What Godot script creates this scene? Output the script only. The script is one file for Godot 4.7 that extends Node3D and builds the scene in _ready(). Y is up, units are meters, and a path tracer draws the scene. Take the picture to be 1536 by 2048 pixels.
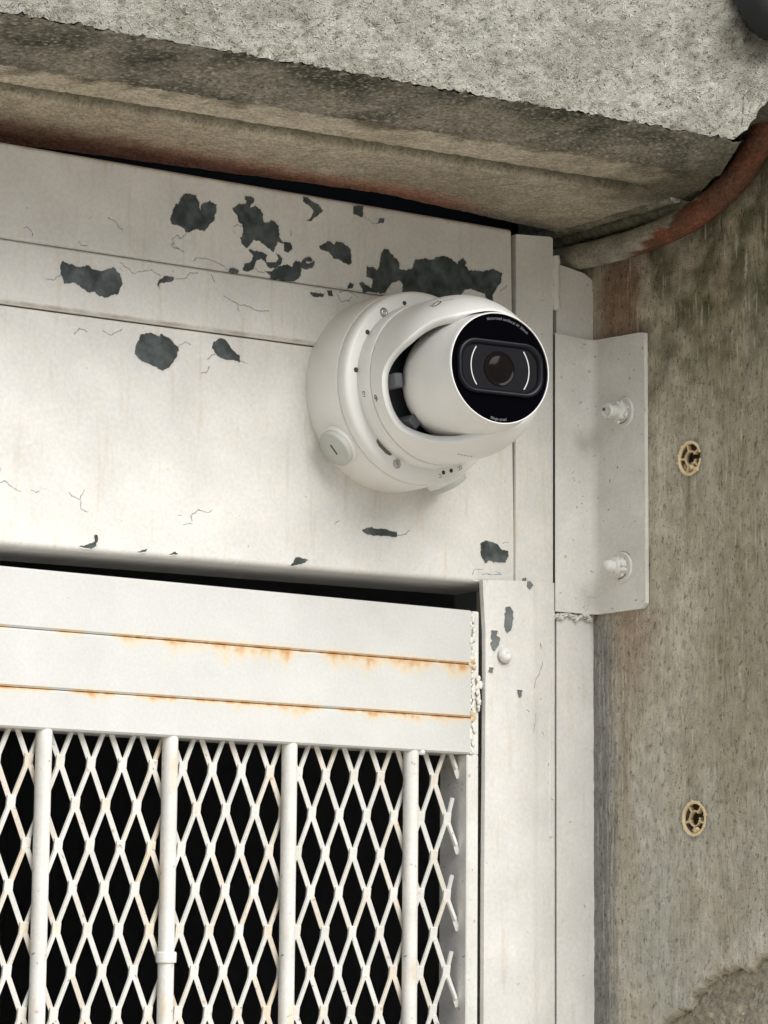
extends Node3D
# A turret security camera on the painted steel header of a gate, under a concrete canopy. Metres; the door plane is z = 0, x runs along it to the right, y is up.

class Geo:
	var st := SurfaceTool.new()
	var plane := 0            # 1: uv from x, y   2: uv from z, y
	var ox := 0.0
	var oy := 0.0
	var sx := 1.0
	var sy := 1.0
	var col := Color.WHITE
	var sg := -1
	func _init() -> void:
		st.begin(Mesh.PRIMITIVE_TRIANGLES)
	func sheet(which: int, x0: float, y1: float, w: float, h: float) -> void:
		plane = which
		ox = x0
		oy = y1
		sx = w
		sy = h
	func put(p: Vector3, c: Color) -> void:
		st.set_smooth_group(sg)
		st.set_color(c)
		st.set_uv(Vector2(((p.x if plane == 1 else p.z) - ox) / sx, (oy - p.y) / sy) if plane else Vector2(p.x, p.y))
		st.add_vertex(p)
	func tri(a: Vector3, b: Vector3, c: Vector3) -> void:
		put(a, col)
		put(b, col)
		put(c, col)
	func tri_out(a: Vector3, b: Vector3, c: Vector3, out: Vector3) -> void:
		if (a - c).cross(a - b).dot(out) < 0.0:
			tri(a, c, b)
		else:
			tri(a, b, c)
	func quad(a: Vector3, b: Vector3, c: Vector3, d: Vector3) -> void:
		tri(a, b, c)
		tri(a, c, d)
	func quad_out(a: Vector3, b: Vector3, c: Vector3, d: Vector3, out: Vector3) -> void:
		tri_out(a, b, c, out)
		tri_out(a, c, d, out)
	# a box with bevelled edges
	func box(at: Vector3, size: Vector3, bev := 0.0006, t := Transform3D.IDENTITY) -> void:
		var h := size * 0.5
		var r := minf(bev, minf(h.x, minf(h.y, h.z)) * 0.9)
		var ax: Array[Vector3] = [Vector3.RIGHT, Vector3.UP, Vector3.BACK]
		for a in 3:
			var b := (a + 1) % 3
			var c := (a + 2) % 3
			for s in [-1.0, 1.0]:
				var o: Vector3 = ax[a] * h[a] * s
				var u: Vector3 = ax[b] * (h[b] - r)
				var w: Vector3 = ax[c] * (h[c] - r)
				quad_out(t * (at + o - u - w), t * (at + o + u - w), t * (at + o + u + w), t * (at + o - u + w), t.basis * (ax[a] * s))
				for q in [-1.0, 1.0]:
					var p1: Vector3 = ax[a] * h[a] * s + ax[b] * (h[b] - r) * q
					var p2: Vector3 = ax[a] * (h[a] - r) * s + ax[b] * h[b] * q
					quad_out(t * (at + p1 - w), t * (at + p1 + w), t * (at + p2 + w), t * (at + p2 - w), t.basis * (ax[a] * s + ax[b] * q))
		for sx_ in [-1.0, 1.0]:
			for sy_ in [-1.0, 1.0]:
				for sz_ in [-1.0, 1.0]:
					var s3 := Vector3(sx_, sy_, sz_)
					tri_out(t * (at + s3 * Vector3(h.x, h.y - r, h.z - r)), t * (at + s3 * Vector3(h.x - r, h.y, h.z - r)), t * (at + s3 * Vector3(h.x - r, h.y - r, h.z)), t.basis * s3)
	func span(a: Vector3, b: Vector3, bev := 0.0006, t := Transform3D.IDENTITY) -> void:
		box((a + b) * 0.5, (b - a).abs(), bev, t)
	# a body of revolution about t's z axis; a profile point (r, z, 1) starts a sharp edge
	func lathe(profile: Array, t := Transform3D.IDENTITY, n := 64, from := 0.0, to := TAU, facets := false) -> void:
		var g := 10
		for i in profile.size() - 1:
			var p: Vector3 = profile[i]
			var q: Vector3 = profile[i + 1]
			if p.z > 0.5:
				g += 1
			sg = -1 if facets else g
			for k in n:
				var a := lerpf(from, to, float(k) / n)
				var b := lerpf(from, to, float(k + 1) / n)
				if k == n - 1 and is_equal_approx(to - from, TAU):
					b = from
				var p0 := t * Vector3(p.x * cos(a), p.x * sin(a), p.y)
				var p1 := t * Vector3(p.x * cos(b), p.x * sin(b), p.y)
				var q0 := t * Vector3(q.x * cos(a), q.x * sin(a), q.y)
				var q1 := t * Vector3(q.x * cos(b), q.x * sin(b), q.y)
				if p.x > 1e-7:
					tri(p0, q1, p1)
				if q.x > 1e-7:
					tri(p0, q0, q1)
		sg = -1
	# an outline in x, y (counter-clockwise) extruded from z0 to z1
	func prism(outline: PackedVector2Array, z0: float, z1: float, t := Transform3D.IDENTITY) -> void:
		var idx := Geometry2D.triangulate_polygon(outline)
		for i in range(0, idx.size(), 3):
			for z in [z0, z1]:
				var a := outline[idx[i]]
				var b := outline[idx[i + 1]]
				var c := outline[idx[i + 2]]
				tri_out(t * Vector3(a.x, a.y, z), t * Vector3(b.x, b.y, z), t * Vector3(c.x, c.y, z), t.basis * Vector3(0, 0, 1 if z == z1 else -1))
		var mid := Vector2.ZERO
		for p in outline:
			mid += p / outline.size()
		var turn := 1.0 if not Geometry2D.is_polygon_clockwise(outline) else -1.0
		for i in outline.size():
			var a := outline[i]
			var b := outline[(i + 1) % outline.size()]
			var d := (b - a) * turn
			quad_out(t * Vector3(a.x, a.y, z0), t * Vector3(b.x, b.y, z0), t * Vector3(b.x, b.y, z1), t * Vector3(a.x, a.y, z1), t.basis * Vector3(d.y, -d.x, 0))
	# a round tube along a line of points
	func tube(pts: PackedVector3Array, radius: Callable, n := 20, tint = null) -> void:
		sg = 50
		var rings: Array[PackedVector3Array] = []
		var cols: Array[PackedColorArray] = []
		var side := Vector3.UP.cross(pts[1] - pts[0])
		if side.length() < 1e-5:
			side = Vector3.RIGHT
		for i in pts.size():
			var d := (pts[mini(i + 1, pts.size() - 1)] - pts[maxi(i - 1, 0)]).normalized()
			side = (side - d * side.dot(d)).normalized()
			var up := d.cross(side)
			var ring := PackedVector3Array()
			var cr := PackedColorArray()
			for k in n:
				var a := TAU * k / n
				var r: float = radius.call(i, a)
				var p := pts[i] + (side * cos(a) + up * sin(a)) * r
				ring.append(p)
				cr.append(tint.call(p, a) if tint != null else col)
			rings.append(ring)
			cols.append(cr)
		for i in pts.size() - 1:
			for k in n:
				var j := (k + 1) % n
				put(rings[i][k], cols[i][k])
				put(rings[i + 1][j], cols[i + 1][j])
				put(rings[i][j], cols[i][j])
				put(rings[i][k], cols[i][k])
				put(rings[i + 1][k], cols[i + 1][k])
				put(rings[i + 1][j], cols[i + 1][j])
		sg = -1
		for e in [0, pts.size() - 1]:
			var out := (pts[e] - pts[1 if e == 0 else e - 1]).normalized()
			for k in n:
				tri_out(pts[e], rings[e][k], rings[e][(k + 1) % n], out)
	# a lumpy ball, for welds and paint drips
	func lump(at: Vector3, r: Vector3, noise: FastNoiseLite, amp := 0.35, n := 10, t := Transform3D.IDENTITY) -> void:
		sg = 60
		var pt := func(i: int, k: int) -> Vector3:
			var th := PI * i / n
			var ph := TAU * (k % (2 * n)) / (2 * n)
			var d := Vector3(sin(th) * cos(ph), cos(th), sin(th) * sin(ph))
			var p := d * r
			return t * (at + p * (1.0 + amp * noise.get_noise_3dv((at + p) * 1000.0)))
		for i in n:
			for k in 2 * n:
				var a: Vector3 = pt.call(i, k)
				var b: Vector3 = pt.call(i, k + 1)
				var c: Vector3 = pt.call(i + 1, k + 1)
				var d: Vector3 = pt.call(i + 1, k)
				if i > 0:
					tri_out(a, b, c, (a + b + c) / 3.0 - t * at)
				if i < n - 1:
					tri_out(a, c, d, (a + c + d) / 3.0 - t * at)
		sg = -1
	# a grid of points with colours
	func grid(rows: Array, cols: Array, flip := false) -> void:
		sg = 70
		for i in rows.size() - 1:
			var a: PackedVector3Array = rows[i]
			var b: PackedVector3Array = rows[i + 1]
			var ca: PackedColorArray = cols[i]
			var cb: PackedColorArray = cols[i + 1]
			for k in a.size() - 1:
				var order := [a[k], a[k + 1], b[k + 1], b[k]]
				var oc := [ca[k], ca[k + 1], cb[k + 1], cb[k]]
				for m in ([0, 2, 1, 0, 3, 2] if flip else [0, 1, 2, 0, 2, 3]):
					put(order[m], oc[m])
		sg = -1
	func mesh() -> ArrayMesh:
		st.generate_normals()
		return st.commit()

var taken := {}

func numbered(called: String) -> String:
	var n: int = taken.get(called, 0)
	taken[called] = n + 1
	return called if n == 0 else "%s_%03d" % [called, n]

func thing(called: String, label: String, category: String, at := Vector3.ZERO, group := "") -> Node3D:
	var o := Node3D.new()
	o.name = numbered(called)
	o.position = at
	add_child(o)
	o.set_meta("label", label)
	o.set_meta("category", category)
	if group:
		o.set_meta("group", group)
	return o

func part(called: String, g: Geo, m: Material, parent: Node) -> MeshInstance3D:
	return part_mesh(called, g.mesh(), m, parent)

func part_mesh(called: String, mesh: Mesh, m: Material, parent: Node) -> MeshInstance3D:
	var o := MeshInstance3D.new()
	var n := 0
	var nm := called
	while parent.has_node(nm):
		n += 1
		nm = "%s_%03d" % [called, n]
	o.name = nm
	o.mesh = mesh
	o.material_override = m
	parent.add_child(o, true)
	return o

func noise(sd: int, freq: float, octaves := 4, type := FastNoiseLite.TYPE_SIMPLEX_SMOOTH) -> FastNoiseLite:
	var n := FastNoiseLite.new()
	n.noise_type = type
	n.seed = sd
	n.frequency = freq
	n.fractal_octaves = octaves
	n.fractal_type = FastNoiseLite.FRACTAL_FBM if octaves > 1 else FastNoiseLite.FRACTAL_NONE
	return n

func bytes_of(n: FastNoiseLite, w: int, h: int, seamless := false, stretch := 1) -> PackedByteArray:
	var im := n.get_seamless_image(w, h) if seamless else n.get_image(w, maxi(1, h / stretch))
	im.convert(Image.FORMAT_L8)
	if stretch > 1:
		im.resize(w, h, Image.INTERPOLATE_CUBIC)
	return im.get_data()

func tex(w: int, h: int, data: PackedByteArray, format := Image.FORMAT_RGB8) -> ImageTexture:
	return ImageTexture.create_from_image(Image.create_from_data(w, h, false, format, data))

func mat(color: Color, rough := 0.6, spec := 0.5, metal := 0.0) -> StandardMaterial3D:
	var m := StandardMaterial3D.new()
	m.albedo_color = color.linear_to_srgb()
	m.roughness = rough
	m.metallic_specular = spec
	m.metallic = metal
	return m

# colour texture and relief laid in world axes on every side
func tiled(m: StandardMaterial3D, albedo: Texture2D, relief: Texture2D, per_metre: float, depth_cm: float) -> StandardMaterial3D:
	m.uv1_triplanar = true
	m.uv1_world_triplanar = true
	m.uv1_scale = Vector3.ONE * per_metre
	m.uv1_triplanar_sharpness = 4.0
	if albedo:
		m.albedo_texture = albedo
	if relief:
		m.heightmap_enabled = true
		m.heightmap_texture = relief
		m.heightmap_scale = depth_cm
	return m

func line_on(img: PackedByteArray, hgt: PackedByteArray, w: int, h: int, a: Vector2, b: Vector2, width: float, dark: float, wob: FastNoiseLite) -> void:
	var n := int(a.distance_to(b) * 2.0) + 1
	for i in n + 1:
		var p := a.lerp(b, float(i) / n)
		p += Vector2(wob.get_noise_2d(p.x, p.y), wob.get_noise_2d(p.x + 900.0, p.y)) * 3.0
		var rr := width * (0.7 + 0.5 * wob.get_noise_2d(p.x * 3.0, p.y * 3.0 + 300.0))
		for dy in range(-2, 3):
			for dx in range(-2, 3):
				var x := int(p.x) + dx
				var y := int(p.y) + dy
				if x < 0 or y < 0 or x >= w or y >= h:
					continue
				var k := clampf(rr + 0.5 - Vector2(x + 0.5, y + 0.5).distance_to(p), 0.0, 1.0)
				if k <= 0.0:
					continue
				var j := y * w + x
				var f := lerpf(1.0, dark, k)
				for c in 3:
					img[j * 3 + c] = mini(img[j * 3 + c], int(lerpf(215.0, 215.0 * f, k)))
				hgt[j] = mini(hgt[j], int(lerpf(150.0, 80.0, k)))

# White paint on steel, seen square on: peel down to dark primer, cracks, specks. One sheet for all the front faces of the frame.
const FX := -0.36
const FY := 2.31
const FW := 0.58
const FH := 0.66
const PX := 0.0004
func frame_paint() -> StandardMaterial3D:
	var chips := [
		PackedInt32Array([-1848,22721,-1765,22713,-1737,22678,-1736,22630,-1722,22609,-1718,22649,-1640,22694,-1584,22671,-1583,22623,-1601,22588,-1600,22552,-1641,22510,-1682,22456,-1760,22459,-1846,22418,-1861,22448,-1916,22467,-1970,22462,-1983,22504,-1963,22562,-1946,22616,-1919,22629,-1893,22684]),
		PackedInt32Array([-1324,22785,-1305,22789,-1244,22778,-1248,22745,-1271,22721,-1275,22696,-1233,22719,-1185,22703,-1161,22666,-1160,22626,-1136,22601,-1084,22634,-1051,22627,-1012,22593,-1011,22520,-976,22476,-909,22487,-885,22446,-922,22411,-966,22413,-967,22470,-1029,22476,-1061,22386,-1123,22421,-1152,22437,-1200,22458,-1247,22459,-1289,22396,-1317,22384,-1350,22419,-1363,22449,-1342,22472,-1344,22565,-1381,22575,-1387,22614,-1440,22670,-1384,22707,-1318,22722,-1309,22748,-1327,22761]),
		PackedInt32Array([-1288,22376,-1208,22368,-1165,22375,-1118,22358,-1131,22323,-1121,22301,-1031,22314,-1013,22353,-1037,22390,-979,22354,-988,22312,-1044,22264,-1111,22266,-1136,22307,-1169,22322,-1216,22303,-1230,22268,-1243,22226,-1299,22202,-1334,22209,-1319,22263,-1268,22279,-1236,22332]),
		PackedInt32Array([-1458,22202,-1421,22214,-1368,22204,-1369,22180,-1453,22171]),
		PackedInt32Array([-1139,22230,-1077,22235,-1021,22283,-940,22311,-887,22303,-864,22351,-806,22348,-768,22390,-723,22401,-700,22384,-714,22366,-753,22368,-757,22347,-719,22353,-704,22363,-685,22382,-680,22350,-708,22317,-757,22302,-800,22308,-804,22258,-833,22210,-880,22187,-1076,22182,-1082,22206]),
		PackedInt32Array([-2020,22061,-1948,22067,-1947,22052,-1965,22029,-2055,22008,-2081,21989,-2062,21956,-2095,21991,-2069,22030]),
		PackedInt32Array([-797,22859,-757,22868,-710,22840,-649,22827,-608,22783,-648,22748,-714,22693,-754,22675,-708,22727,-695,22774,-736,22802,-790,22827]),
		PackedInt32Array([-321,22869,-228,22881,-227,22792,-320,22806]),
		PackedInt32Array([-75,22805,-20,22820,-26,22781,-82,22770]),
		PackedInt32Array([-635,22497,-551,22554,-496,22535,-470,22565,-415,22558,-340,22524,-332,22412,-352,22392,-441,22419,-502,22426,-549,22470,-630,22480]),
		PackedInt32Array([-17,22574,25,22568,81,22520,123,22491,130,22430,193,22433,256,22454,277,22526,376,22558,439,22550,546,22605,646,22593,704,22555,718,22592,761,22616,790,22585,783,22561,820,22525,980,22543,1067,22574,1159,22552,1141,22467,1068,22374,1061,22303,995,22329,988,22357,850,22378,770,22361,720,22278,506,22213,308,22220,153,22258,167,22309,124,22343,55,22310,-13,22220,-220,22202,-255,22265,-221,22279,-138,22242,-125,22318,-187,22326,-192,22405,-126,22409,-78,22393,-58,22476,-51,22528]),
		PackedInt32Array([-370,22226,-343,22254,-309,22251,-316,22222,-363,22204]),
		PackedInt32Array([-729,22124,-592,22132,-598,22105,-698,22098]),
		PackedInt32Array([-569,22165,-518,22165,-504,22125,-551,22123]),
		PackedInt32Array([-2894,22044,-2838,22032,-2751,22018,-2677,22045,-2651,22021,-2575,22016,-2463,22062,-2411,22018,-2389,21954,-2420,21871,-2483,21851,-2501,21832,-2583,21832,-2621,21859,-2671,21847,-2785,21902,-2871,21881,-2904,21951,-2910,22016]),
		PackedInt32Array([-2209,21600,-2120,21628,-2036,21606,-2023,21630,-1951,21606,-1872,21543,-1884,21491,-1947,21393,-2011,21359,-2114,21394,-2192,21407,-2244,21450,-2246,21517,-2208,21566]),
		PackedInt32Array([-1571,21628,-1512,21670,-1465,21665,-1397,21588,-1336,21556,-1335,21511,-1369,21518,-1462,21512,-1529,21531,-1577,21582]),
		PackedInt32Array([-191,20349,-115,20371,13,20374,142,20360,152,20331,134,20319,-132,20315]),
		PackedInt32Array([970,20344,1022,20372,1129,20359,1187,20310,1250,20303,1250,20262,1217,20217,1139,20206,1052,20214,1019,20191,974,20245]),
		PackedInt32Array([-834,20016,-808,20069,-765,20090,-738,20075,-689,20075,-711,20048]),
		PackedInt32Array([-2672,19995,-2550,20038,-2551,20090,-2523,20087,-2519,20055,-2537,20037,-2537,20010,-2573,19992]),
		PackedInt32Array([-2185,20003,-2110,20029,-2116,20007,-2160,20000]),
		PackedInt32Array([-1917,20007,-1873,20025,-1843,20016,-1885,20005]),
	]
	var cover_chips := [
		PackedInt32Array([1374,20097,1413,20103,1404,20061,1427,20040,1394,20002,1360,20027]),
		PackedInt32Array([1152,19835,1188,19853,1221,19820,1215,19711,1202,19664,1176,19639,1149,19655,1142,19716]),
		PackedInt32Array([1022,19653,1084,19650,1064,19613,1100,19600,1091,19543,1045,19481,1012,19537,1025,19574,1015,19609]),
		PackedInt32Array([1262,19200,1315,19195,1305,19156,1289,19129,1262,19169]),
		PackedInt32Array([1517,19600,1537,19552,1519,19567]),
		PackedInt32Array([1000,19358,1046,19358,1026,19318,997,19322]),
	]
	var cracks := [
		PackedInt32Array([-3344,20380,-3285,20410,-3230,20373,-3163,20343]),
		PackedInt32Array([-2769,20371,-2750,20346,-2678,20339,-2670,20349,-2647,20405]),
		PackedInt32Array([-2678,20339,-2671,20273,-2621,20254]),
		PackedInt32Array([-1853,20295,-1821,20296]),
		PackedInt32Array([-1729,20275,-1747,20307,-1666,20354,-1600,20343,-1555,20364]),
		PackedInt32Array([-1800,20241,-1729,20250]),
		PackedInt32Array([-3080,20367,-3043,20353,-3019,20363]),
		PackedInt32Array([-3019,21898,-2946,21898,-2904,21934]),
		PackedInt32Array([-2413,22107,-2284,22042,-2246,22064,-2144,22091,-2066,22057]),
		PackedInt32Array([-2756,21526,-2720,21581,-2651,21568]),
		PackedInt32Array([-2520,21586,-2450,21567,-2388,21609,-2357,21624]),
		PackedInt32Array([-1892,21546,-1859,21562,-1821,21601,-1768,21591]),
		PackedInt32Array([-1512,21984,-1377,21940,-1296,21939,-1201,21918,-1092,21924]),
		PackedInt32Array([-1377,21940,-1373,21883]),
		PackedInt32Array([-1672,21389,-1626,21394,-1600,21443]),
		PackedInt32Array([-1782,22218,-1743,22243,-1617,22246,-1570,22238,-1463,22197]),
		PackedInt32Array([-1961,22321,-1935,22297,-1882,22279]),
		PackedInt32Array([-1336,21522,-1268,21502]),
		PackedInt32Array([-1936,22053,-1844,22072,-1806,22112,-1740,22122]),
		PackedInt32Array([-1622,22139,-1587,22087]),
		PackedInt32Array([-1621,21497,-1556,21534]),
		PackedInt32Array([-1842,22415,-1886,22368,-1923,22390,-1959,22357,-1940,22321,-1971,22308,-1948,22288,-1857,22278]),
		PackedInt32Array([-901,22585,-905,22536]),
		PackedInt32Array([-1224,22237,-1205,22224,-1139,22217]),
		PackedInt32Array([-1615,22136,-1586,22084]),
		PackedInt32Array([-1418,22541,-1348,22546]),
		PackedInt32Array([-227,22804,-144,22760,-82,22772]),
		PackedInt32Array([-505,22172,-464,22145,-436,22092,-375,22106,-328,22147]),
		PackedInt32Array([-451,22169,-370,22192,-315,22177,-274,22149]),
		PackedInt32Array([1200,22452,1134,22395]),
		PackedInt32Array([-2515,22429,-2456,22409,-2431,22377,-2389,22358]),
		PackedInt32Array([-3214,22240,-3182,22255,-3150,22235,-3137,22194]),
		PackedInt32Array([-2763,22216,-2722,22190,-2689,22191]),
		PackedInt32Array([152,20338,198,20340,272,20387]),
		PackedInt32Array([888,20086,898,20125,994,20143]),
		PackedInt32Array([975,20101,1139,20110,1178,20117,1120,20139]),
		PackedInt32Array([1197,20369,1246,20374]),
		PackedInt32Array([-440,20370,-405,20394]),
		PackedInt32Array([1553,19428,1530,19385,1490,19320,1457,19261,1437,19229]),
		PackedInt32Array([1477,19035,1454,18998,1457,18962,1440,18879]),
		PackedInt32Array([1534,18889,1557,18864]),
		PackedInt32Array([1354,19049,1387,19041]),
	]
	var w := 1450
	var h := 1650
	var img := PackedByteArray()
	img.resize(w * h * 3)
	var hgt := PackedByteArray()
	hgt.resize(w * h)
	var big := bytes_of(noise(11, 0.006, 4), w, h)
	var fine := bytes_of(noise(12, 0.09, 3), w, h)
	var peel := bytes_of(noise(13, 0.03, 3), w, h)
	var dent := bytes_of(noise(14, 0.012, 2), w, h)
	var drip := bytes_of(noise(15, 0.035, 3), w, h, false, 10)
	for i in w * h:
		var v := 222 + (big[i] - 128) / 14 + (fine[i] - 128) / 16
		var warm := (peel[i] - 128) / 40
		img[i * 3] = v + warm
		img[i * 3 + 1] = v - 2
		img[i * 3 + 2] = v - 7 - warm
		hgt[i] = 165 + (peel[i] - 128) / 5 + (fine[i] - 128) / 16 + (dent[i] - 128) / 4
		# thin brown run-off
		var run := maxi(0, drip[i] - 168)
		if run > 0:
			img[i * 3] -= run / 9
			img[i * 3 + 1] -= run / 7
			img[i * 3 + 2] -= run / 5
	# grime held along the lip of the middle plate, the seam over it and the bottom of the header
	var smut := noise(24, 0.02, 4)
	for x in w:
		var wx := FX + x * PX
		for band in [[2.2200, 2.0, 0.12], [2.1748, 5.0, 0.16], [2.1722, 2.5, 0.10], [2.2890, 7.0, 0.12]]:
			var yc: float = (FY - band[0] - 0.0185 * wx) / PX
			for dy in range(-14, 8):
				var y := int(yc) + dy
				var k: float = clampf(1.0 - absf(dy) / band[1], 0.0, 1.0) * band[2] * clampf(0.9 + 1.1 * smut.get_noise_2d(x * 0.6, y), 0.0, 1.6)
				var j := y * w + x
				if k > 0.0 and wx < 0.1285:
					img[j * 3] = int(img[j * 3] * (1.0 - k))
					img[j * 3 + 1] = int(img[j * 3 + 1] * (1.0 - k * 1.1))
					img[j * 3 + 2] = int(img[j * 3 + 2] * (1.0 - k * 1.3))
	var rng := RandomNumberGenerator.new()
	rng.seed = 5
	var wob := noise(21, 0.05, 3)
	var inner := noise(22, 0.02, 4)
	var grit := noise(23, 0.25, 2)
	# wear: dots and short scratches, thicker on the posts at the right
	for i in 420:
		var x := rng.randf_range(0, w)
		var y := rng.randf_range(0, h)
		if rng.randf() > (0.75 if x > 1220 else 0.22):
			continue
		var d := Vector2.from_angle(rng.randf() * TAU) * rng.randf_range(0.5, 7.0)
		line_on(img, hgt, w, h, Vector2(x, y), Vector2(x, y) + d, rng.randf_range(0.2, 1.0), rng.randf_range(0.3, 0.75), wob)
	# low flakes that lift a little without breaking
	for i in 26:
		var c := Vector2(rng.randf_range(0, 1200), rng.randf_range(60, 780))
		var r := rng.randf_range(14, 46)
		var a0 := rng.randf() * TAU
		for s in 40:
			var a := a0 + s * 0.045
			var q := c + Vector2.from_angle(a) * r * (1.0 + 0.3 * wob.get_noise_2d(c.x + s, c.y))
			for e in 5:
				var z := q - Vector2.from_angle(a) * e
				var jj := clampi(int(z.y), 0, h - 1) * w + clampi(int(z.x), 0, w - 1)
				hgt[jj] = clampi(hgt[jj] + 44 - e * 8, 0, 255)
	for crack in cracks:
		for i in range(0, crack.size() - 2, 2):
			var a := Vector2((crack[i] * 0.0001 - FX) / PX, (FY - crack[i + 1] * 0.0001) / PX)
			var b := Vector2((crack[i + 2] * 0.0001 - FX) / PX, (FY - crack[i + 3] * 0.0001) / PX)
			line_on(img, hgt, w, h, a, b, 0.75, 0.42, wob)
	var mask := PackedByteArray()
	mask.resize(w * h)
	for set_no in 2:
		for chip in (chips if set_no == 0 else cover_chips):
			var poly := PackedVector2Array()
			var lo := Vector2(1e9, 1e9)
			var hi := -lo
			for i in range(0, chip.size(), 2):
				var p := Vector2((chip[i] * 0.0001 - FX) / PX, (FY - chip[i + 1] * 0.0001) / PX)
				poly.append(p)
				lo = lo.min(p)
				hi = hi.max(p)
			for y in range(maxi(0, int(lo.y) - 4), mini(h, int(hi.y) + 5)):
				for x in range(maxi(0, int(lo.x) - 4), mini(w, int(hi.x) + 5)):
					var p := Vector2(x + 0.5, y + 0.5)
					p += Vector2(wob.get_noise_2d(p.x * 1.6, p.y * 1.6), wob.get_noise_2d(p.x * 1.6 + 700.0, p.y * 1.6)) * 2.0
					p += Vector2(grit.get_noise_2d(p.x, p.y), grit.get_noise_2d(p.x, p.y + 500.0)) * 0.5
					if not Geometry2D.is_point_in_polygon(p, poly):
						continue
					var j := y * w + x
					var t := inner.get_noise_2d(x, y) * 34.0 + wob.get_noise_2d(x * 0.8, y * 0.8 + 90.0) * 16.0 + grit.get_noise_2d(x, y) * 7.0
					if set_no == 0:
						img[j * 3] = clampi(int(73 + t), 30, 140)
						img[j * 3 + 1] = clampi(int(80 + t), 30, 140)
						img[j * 3 + 2] = clampi(int(80 + t * 1.1), 30, 140)
					else:
						img[j * 3] = clampi(int(112 + t * 0.5), 60, 160)
						img[j * 3 + 1] = clampi(int(117 + t * 0.5), 60, 160)
						img[j * 3 + 2] = clampi(int(117 + t * 0.5), 60, 160)
					hgt[j] = clampi(int(60 + t * 0.3), 0, 255)
					mask[j] = 1
	# the paint curls up round each bare patch and shows a paler broken edge
	for y in range(4, 1000):
		for x in range(4, w - 4):
			var j := y * w + x
			if mask[j]:
				continue
			if mask[j + 3] or mask[j - 3] or mask[j + 3 * w] or mask[j - 3 * w] or mask[j + 1] or mask[j - 1]:
				hgt[j] = mini(255, hgt[j] + 50)
				if mask[j + 1] or mask[j - 1] or mask[j + w] or mask[j - w]:
					var e := 10 + int(inner.get_noise_2d(x * 2.0, y * 2.0) * 60.0)
					img[j * 3] = clampi(img[j * 3] - e, 0, 255)
					img[j * 3 + 1] = clampi(img[j * 3 + 1] - e, 0, 255)
					img[j * 3 + 2] = clampi(img[j * 3 + 2] - e - 4, 0, 255)
	var m := mat(Color.WHITE, 0.5, 0.4)
	m.albedo_texture = tex(w, h, img)
	m.heightmap_enabled = true
	m.heightmap_texture = tex(w, h, hgt, Image.FORMAT_L8)
	m.heightmap_scale = 0.13
	return m

# the three rails at the head of the gate: white with rust weeping out of the two joints
func rail_paint() -> StandardMaterial3D:
	var w := 1200
	var h := 330
	var img := PackedByteArray()
	img.resize(w * h * 3)
	var hgt := PackedByteArray()
	hgt.resize(w * h)
	var big := bytes_of(noise(31, 0.006, 4), w, h)
	var fine := bytes_of(noise(32, 0.12, 3), w, h)
	var peel := bytes_of(noise(33, 0.035, 3), w, h)
	var along := noise(34, 0.011, 3)
	var drip := noise(35, 0.05, 3)
	var spot := noise(36, 0.03, 4)
	for y in h:
		for x in w:
			var i := y * w + x
			var v := 205 + (big[i] - 128) / 24 + (fine[i] - 128) / 22
			var c := Vector3(v, v, v - 3)
			hgt[i] = 128 + (peel[i] - 128) / 6 + (fine[i] - 128) / 26
			for joint in 2:
				var jy := 141.0 if joint == 0 else 246.0   # below the top edge at y 1.994, in 0.4 mm steps
				var u := x / 1200.0
				var much := along.get_noise_2d(x, joint * 300.0) * 0.9
				if joint == 0:
					much += -0.05 + 0.72 * smoothstep(0.22, 0.36, u) - 0.3 * smoothstep(0.55, 0.59, u) * (1.0 - smoothstep(0.62, 0.68, u)) + 0.3 * smoothstep(0.62, 0.74, u) + 0.1 * u
				else:
					much += 0.40 + 0.25 * smoothstep(0.6, 0.8, u)
				much = clampf(much, 0.0, 1.0)
				if much <= 0.0:
					continue
				var d := y - jy
				var reach := (42.0 if joint == 0 else 26.0) * much * (0.75 + 0.5 * drip.get_noise_1d(x + joint * 77.0)) + 2.0
				var k := 0.0
				if d >= 0.0:
					k = clampf(1.0 - d / reach, 0.0, 1.0) * much
				else:
					k = clampf(1.0 + d / 14.0, 0.0, 1.0) * much * 0.75
				k *= clampf(0.8 + 0.7 * spot.get_noise_2d(x, y), 0.0, 1.2)
				k = clampf(k * 0.85, 0.0, 0.8)
				# the thin brown line held in the joint itself
				var seam := clampf(1.25 - absf(d + 1.0) / 4.5, 0.0, 1.0) * clampf(much * 1.5 + 0.2, 0.0, 0.85)
				seam *= clampf(0.85 + 0.6 * drip.get_noise_2d(x * 0.7, joint * 50.0), 0.3, 1.0)
				k = maxf(k, seam)
				c = c.lerp(Vector3(232, 198, 140).lerp(Vector3(184, 122, 64), clampf(k * 1.6 - 0.45, 0.0, 1.0)), k)
			img[i * 3] = int(clampf(c.x, 0, 255))
			img[i * 3 + 1] = int(clampf(c.y, 0, 255))
			img[i * 3 + 2] = int(clampf(c.z, 0, 255))
	var rng := RandomNumberGenerator.new()
	rng.seed = 9
	var wob := noise(21, 0.05, 3)
	for i in 46:
		var a := Vector2(rng.randf_range(0, w), rng.randf_range(0, h))
		line_on(img, hgt, w, h, a, a + Vector2.from_angle(rng.randf() * TAU) * rng.randf_range(0.5, 4.0), rng.randf_range(0.1, 0.7), rng.randf_range(0.5, 0.85), wob)
	var m := mat(Color.WHITE, 0.5, 0.4)
	m.albedo_texture = tex(w, h, img)
	m.heightmap_enabled = true
	m.heightmap_texture = tex(w, h, hgt, Image.FORMAT_L8)
	m.heightmap_scale = 0.05
	return m

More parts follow.
